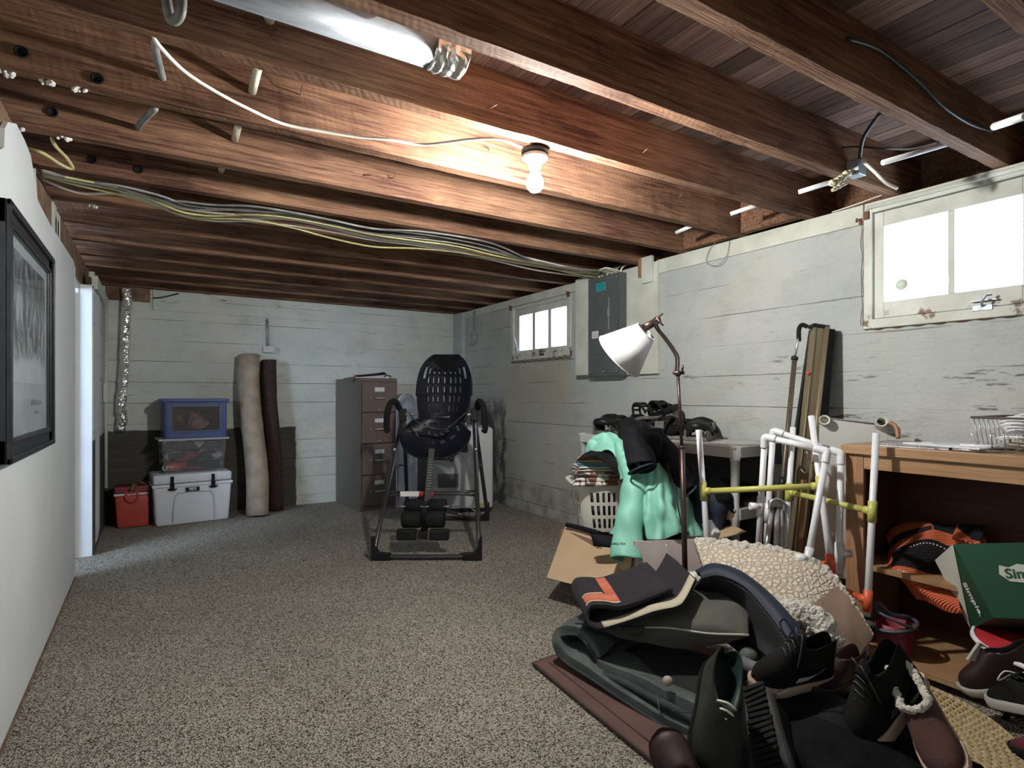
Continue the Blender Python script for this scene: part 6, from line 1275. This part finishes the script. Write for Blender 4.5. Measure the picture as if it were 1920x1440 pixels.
bm = new(); P_ = smoothpath([at(1425,1128,2.12), at(1475,1146,2.06), at(1520,1160,2.02), at(1548,1188,1.98), at(1570,1222,1.96)], 34); fuzzy(bm, P_, lambda f: .050*math.sin(math.pi*min(max(f*.8+.12,0),1))**.5, 40, .014, 42); obj('fleece_roll', bm, fle, t)
# straw pouf lid
sc_ = V(1.91,1.03,0); Rr = .455
t = thing('straw_mat', 'round braided straw mat under the shoes in the right corner', 'mat', sc_)
straw = pm('straw', (.52,.42,.235), (.36,.27,.14), 60, rough=.8, bmp=.6, bs=160, bd=.003)
bm = new(); lathe(bm, [(0,.060),(Rr-.01,.055),(Rr+.004,.045),(Rr+.0,.0),(0,0)], 96, sc_); obj('base', bm, pm('straw_dark', (.26,.19,.10), rough=.9), t)
bm = new(); nring = 13
for k in range(nring):
    r = Rr-.014-.0205*k; n_ = int(2*math.pi*r/.024)*1
    for i in range(n_):
        for sgn in (-1, 1):
            a = 2*math.pi*(i+.25*(sgn > 0))/n_; da = .030/r/2; c0 = sc_+V(math.cos(a)*(r+sgn*.0052),math.sin(a)*(r+sgn*.0052),.062)
            tg = V(-math.sin(a),math.cos(a),0)*.75+V(math.cos(a),math.sin(a),0)*sgn*.62; rd = tg.cross(V(0,0,1)).normalized(); L_ = .0145
            v1 = [bm.verts.new(c0+tg*x*L_+rd*y*.0075+V(0,0,z)) for x, y, z in ((-1,-.6,-.004),(-1,.6,-.004),(0,-1,.0),(0,1,.0),(1,-.6,-.004),(1,.6,-.004))]; top_ = [bm.verts.new(c0+tg*x*L_+V(0,0,z)) for x, z in ((-.8,.001),(0,.0065),(.8,.001))]
            for f in ((v1[0],v1[2],top_[1],top_[0]),(v1[2],v1[4],top_[2],top_[1]),(v1[1],top_[0],top_[1],v1[3]),(v1[3],top_[1],top_[2],v1[5])): bm.faces.new(f)
obj('braid', bm, straw, t, kind='stuff', recalc=False)
bm = new(); tube(bm, [sc_+V(Rr*math.cos(a),Rr*math.sin(a),.056) for a in [2*math.pi*k/90 for k in range(90)]], .009, 8, closed=True); obj('edge_binding', bm, straw, t)
# ---------------------------------------------------------------- shoes
def shoe(label, heel, toe, up, mu, ms, mi=None, laces=None, style='sneaker', group='shoes in the heap', cat='shoe', tread=False, fleece=None, mark=None, name='shoe', W_=1.0, hgt=1.0, sole_h=.026):
    heel, toe, up = Vector(heel), Vector(toe), Vector(up); Ls = (toe-heel).length; X = (toe-heel).normalized(); Z = (up-X*up.dot(X)).normalized(); Y = Z.cross(X); k_ = Ls/.285
    R_ = Matrix((X,Y,Z)).transposed(); t = thing(name, label, cat, heel, R_.to_euler(), group); L_ = lambda n, bm, m, **k: obj(n, bm, m, t, local=True, **k)
    mi = mi or M['black_fab']
    secs = [(.0,.010,.072,1),(.007,.021,.084,1),(.020,.029,.088,1),(.045,.034,.081,1),(.085,.036,.072,1),(.115,.037,.074,1),(.132,.038,.084,.5),(.145,.039,.086,0),(.17,.042,.076,0),(.20,.045,.062,0),(.235,.044,.048,0),(.262,.036,.040,0),(.278,.024,.031,0),(.285,.008,.02,0)]
    K = 36; G_ = []; bm = new()
    for x, hw, h, op in secs:
        hw *= W_; h *= hgt; row = []; gi = .68 if x < .085 else (.60 if x < .11 else (.42 if x < .125 else .25))
        for k in range(K+1):
            f = k/K; a = math.pi*f; yc_ = -hw*math.cos(a); zc_ = h*math.sin(a)**.62 if 0 < f < 1 else 0
            if f < .30: q = f/.30; yo, zo = -hw*(1.04-.24*q), h*q
            elif f < .36: q = (f-.30)/.06; yo, zo = -hw*(.80-(.80-gi)*q), h-.004*q
            elif f <= .64:
                q = (f-.36)/.28; yo = -hw*gi*math.cos(math.pi*q); zo = .012+(h-.016)*abs(2*q-1)**3.0
            elif f <= .70: q = (.70-f)/.06; yo, zo = hw*(.80-(.80-gi)*q), h-.004*q
            else: q = (1-f)/.30; yo, zo = hw*(1.04-.24*q), h*q
            y = yc_*(1-op)+yo*op; z = zc_*(1-op)+zo*op; row.append(bm.verts.new((x*k_, y*k_, z*k_)))
        G_.append(row)
    for i in range(len(secs)-1):
        for k in range(K):
            f = bm.faces.new((G_[i][k],G_[i][k+1],G_[i+1][k+1],G_[i+1][k])); f.smooth = True
            if secs[i][3] > .4 and .33 < (k+.5)/K < .67: f.material_index = 1
    bm.faces.new(G_[0])
    L_('upper', bm, [mu, mi], sub=1)
    # sole
    bm = new(); outl = [(x, hw*W_+.004) for x, hw, h, op in secs]; outl[0] = (-.006, .016); outl[-1] = (.291, .010)
    ring = [(x, -w) for x, w in outl]+[(x, w) for x, w in outl[::-1]]; lv = []
    for z, g in ((-sole_h, .94), (-sole_h+.004, 1.0), (-.006, 1.02), (.006, 1.0)): lv.append([bm.verts.new(((x+.006*(x > .25)*(z > -.01))*k_, y*g*k_, (z+.014*max(0,(x-.22)/.07)**2)*k_)) for x, y in ring])
    for a, b in zip(lv, lv[1:]):
        for i in range(len(ring)): f = bm.faces.new((a[i],a[(i+1)%len(ring)],b[(i+1)%len(ring)],b[i])); f.smooth = True
    bm.faces.new(lv[0][::-1]); bm.faces.new(lv[-1]); L_('sole', bm, ms)
    if tread:
        bm = new()
        for i in range(17):
            x = .008+i*.0163; w = .034 if x > .1 else .030; q = .012*math.sin(i)
            obox(bm, (x*k_, 0, -(sole_h+.003)*k_), (.0115*k_,.004*k_*math.sin(i*1.3),0), (.006*math.sin(i*.9)*k_, 2*w*k_, 0), (0,0,.009*k_))
        L_('tread_lugs', bm, M['black_rub'], bev=.002, kind='stuff')
    if laces:
        bm = new()
        for i in range(5):
            x = .140+i*.0145; h = .0905*hgt-.012*i*(.5+.13*i); w = .022
            tube(bm, smoothpath([(x*k_,-w*k_,(h-.013)*k_),((x+.004)*k_,0,h*k_),((x+.008)*k_,w*k_,(h-.013)*k_)],4), .0028*k_, 6)
        if style == 'sneaker': tube(bm, smoothpath([(.14*k_,0,.092*k_*hgt),(.13*k_,-.03*k_,.10*k_*hgt),(.15*k_,-.045*k_,.075*k_),(.16*k_,-.02*k_,.09*k_),(.14*k_,.0,.095*k_*hgt),(.15*k_,.03*k_,.10*k_*hgt),(.17*k_,.045*k_,.07*k_),(.15*k_,.01*k_,.09*k_)],5), .0026*k_, 6)
        L_('laces', bm, laces)
    if style == 'sneaker':
        bm = new(); patch(bm, [[(.125*k_,-.022*k_,.085*k_*hgt),(.115*k_,0,.10*k_*hgt),(.125*k_,.022*k_,.085*k_*hgt)],[(.155*k_,-.024*k_,.078*k_*hgt),(.155*k_,0,.092*k_*hgt),(.155*k_,.024*k_,.078*k_*hgt)]], 8, 4); L_('tongue', bm, mu, solid=.005)
    if fleece:
        bm = new(); pts = []
        for i in range(1, 8):
            x, hw, h, op = secs[min(i-1, 6)]
            if op >= .5: pts.append((x, -hw*.80*W_, h*hgt))
        pts = [V(*p)*k_ for p in pts]; pts = pts+[V(.150,-.014,.086*hgt)*k_, V(.150,.014,.086*hgt)*k_]+[V(p.x, -p.y, p.z) for p in pts[::-1]]; Q = smoothpath(pts, 8, closed=True)
        n0 = len(Q); nrm = V(0,0,1); RR = []
        for i in range(n0):
            tg = (Q[(i+1)%n0]-Q[i-1]).normalized(); b = tg.cross(nrm).normalized(); RR.append([bm.verts.new(Q[i]+(nrm*math.cos(a)+b*math.sin(a))*k_*(.010+.006*noise.noise((Q[i]+nrm*math.cos(a)*.01)*120))) for a in [2*math.pi*j/12 for j in range(12)]])
        for i in range(n0):
            for j in range(12): bm.faces.new((RR[i][j],RR[i][(j+1)%12],RR[(i+1)%n0][(j+1)%12],RR[(i+1)%n0][j])).smooth = True
        L_('fleece_trim', bm, fleece)
    if mark:
        for sg in (-1, 1):
            bm = new(); sw = [(.20,.026),(.165,.016),(.125,.020),(.075,.040),(.060,.050),(.085,.036),(.12,.030),(.155,.030)]
            yy = lambda x, z: sg*(.0415*W_)*(1-.22*(z/.08))
            prism(bm, [(x*k_, (yy(x,z)+sg*.0012)*k_, z*k_) for x, z in sw], (0, sg*.0012*k_, 0)); L_('side_mark', bm, mark)
    return t
TC = lambda p, a=0, b=0: (O3-p).normalized()+CR*a+UP*b     # direction from p towards the viewer
bkc = pm('black_canvas', (.007,.007,.007), (.014,.014,.013), 14, rough=.9, bmp=.4, bs=250, bd=.002, spec=.12); dsh = pm('dark_olive_suede', (.034,.036,.030), (.018,.019,.016), 10, rough=.9, bmp=.4, spec=.1); tnr = pm('tan_rubber', (.50,.37,.28), (.40,.29,.22), 9, rough=.6); bse = pm('brown_suede', (.085,.036,.028), (.05,.022,.018), 9, rough=.9, bmp=.4, bs=150); dkb = pm('dark_brown_leather', (.028,.013,.011), (.018,.009,.008), 9, rough=.5, spec=.25); teal_ = flat('teal_lining', (.006,.03,.022)); gsh = pm('grey_black_sole', (.05,.05,.048), (.03,.03,.03), 12, rough=.8); whs = pm('off_white_sole', (.42,.41,.38), (.33,.32,.30), 12, rough=.6)
p = at(1352,1232,1.58)
# black bag under the shoes
bm = new(); pillow(bm, (1.36,1.16,.12), (1.36,.66,.12), (1.86,.62,.10), (1.92,1.20,.10), .22, 30, .3, .02); tag(obj('duffel_bag', bm, M['black_fab']), 'slumped black bag hidden under the shoes', 'bag')
bm = new(); pillow(bm, (1.52,1.20,.14), (1.50,.80,.2), (1.70,.78,.2), (1.78,1.18,.14), .14, 24, .35, .02, 4); tag(obj('black_sweater', bm, blk), 'black sweater bunched between the sneakers', 'garment')
shoe('dark olive laced slip-on standing on its toe at the left end of the shoe heap', at(1352,1236,1.56), at(1338,1462,1.36), TC(p, .25, .1), dsh, bkc, teal_, M['cable_w'], style='moc', W_=1.3)
p = at(1425,1300,1.62); shoe('black boot turned sole outward, showing a ridged grey tread', at(1425,1296,1.62), at(1462,1500,1.36), -TC(p, -.5, 0), bkc, gsh, None, None, tread=True)
shoe('black sneaker with a tan toe sole and pale curved side mark, sitting on top of the heap', at(1556,1258,1.72), at(1412,1282,1.66), UP+TC(p,0,-.2)*.3, bkc, tnr, None, M['cable_k'], mark=pm('grey_white_mark', (.45,.46,.50), rough=.5), hgt=1.55, W_=1.1)
p = at(1640,1320,1.6); shoe('black sneaker with a cream and tan sole standing tilted beside the straw mat', at(1722,1264,1.60), at(1600,1398,1.54), CR*-.75+UP*.72-CF*.15, bkc, tnr, None, M['cable_k'], mark=pm('grey_black_mark', (.10,.10,.11), rough=.4), hgt=1.6, sole_h=.030, W_=1.1)
shoe('dark brown leather sandal wedged between the two black sneakers', at(1612,1250,1.84), at(1515,1292,1.68), UP+TC(p)*.2, dkb, dkb, bse, None, style='moc', hgt=.8)
p = at(1720,1300,1.56); shoe('brown suede slipper with a cream fleece collar at the front of the straw mat', at(1706,1282,1.60), at(1788,1462,1.36), TC(p, -.3, .3), bse, tnr, M['black_fab'], None, style='moc', fleece=fle, W_=1.15)
p = at(1270,1420,1.45); shoe('dark brown leather shoe at the bottom edge, left of the olive slip-on', at(1318,1540,1.28), at(1240,1374,1.40), TC(p, 0, .5), dkb, dkb, None, None, style='moc', W_=1.6)
bm = new(); p = at(1320,1392,1.62); obox(bm, p, CR*.08+UP*.03, CF*.04, UP*.022); tag(obj('white_box', bm, M['white_pl'], bev=.002), 'sliver of a white box behind the olive slip-on', 'box')
bm = new(); tube(bm, smoothpath([at(1392,1242,1.95), at(1415,1252,1.88), at(1440,1262,1.86)],4), [.022,.021,.02,.02,.02,.02,.02,.02,.018], 12); tag(obj('foam_dumbbell', bm, pm('slate_foam', (.11,.12,.13), rough=.7)), 'grey foam dumbbell grip between the olive slip-on and the sneaker', 'dumbbell')
bm = new(); bmesh.ops.create_uvsphere(bm, u_segments=16, v_segments=12, radius=.032, matrix=Matrix.Translation(at(1404,1232,1.98))); tag(obj('foam_ball', bm, pm('slate_foam2', (.09,.11,.10), rough=.7)), 'rounded grey-green foam ball behind the olive slip-on', 'ball')
bm = new(); tube(bm, smoothpath([at(1456,1303,1.62), at(1468,1298,1.62), at(1482,1291,1.62)],4), .004, 6); tag(obj('shoe_lace', bm, cre), 'bit of twisted cream lace on the black clothes', 'lace')
# shoes at the right edge
shoe('dark brown boot with a pale welt lying in the right corner by the red table', at(1965,1268,1.86), at(1804,1290,1.98), UP, dkb, whs, None, None, style='moc', group='shoes at the right edge', hgt=1.6, W_=1.25)
shoe('black sneaker with a white sole at the right edge, beyond the straw mat', at(1985,1335,1.62), at(1862,1310,1.86), UP, bkc, whs, None, M['white_pl'], group='shoes at the right edge')
shoe('black and dark red sneaker at the right edge, lowest of the three', at(2010,1430,1.52), at(1905,1400,1.72), UP, pm('maroon_knit', (.13,.015,.025), (.02,.01,.012), 12, rough=.8), bkc, None, None, group='shoes at the right edge', hgt=.8)
bm = new(); prism(bm, [at(1815,1238,1.86), at(1826,1222,1.86), at(1838,1205,1.86), at(1856,1216,1.86), at(1840,1212,1.87), at(1828,1240,1.86)], CF*.01); tag(obj('torn_tag', bm, whs), 'torn pale strap sticking up by the brown boot at the right', 'strap')
# added fill light: an unseen bulb and holder behind the viewer
P = V(1.1,-1.15,2.049); t = thing('bulb_socket', 'added black lamp holder with porcelain ring for the unseen fill bulb behind the viewer', 'light fixture', P)
bm = new(); lathe(bm, [(0,0),(.052,0),(.052,-.018),(.046,-.024),(0,-.024)], 28, P); obj('base', bm, M['black_pl'], t)
bm = new(); lathe(bm, [(.044,-.020),(.050,-.024),(.048,-.036),(.036,-.046),(.026,-.050),(.023,-.072),(.018,-.074),(.018,-.05),(.0,-.05)], 32, P); obj('porcelain_ring', bm, M['porcelain'], t)
bm = new(); c0 = P+V(0,0,-.068); lathe(bm, [(.013,0),(.014,-.012),(.022,-.030),(.031,-.048),(.033,-.062),(.030,-.078),(.018,-.092),(0,-.096)], 24, c0); tag(obj('light_bulb', bm, M['fill_bulb'], loc=c0), 'added fill bulb, out of view in the rear part of the basement', 'light bulb')
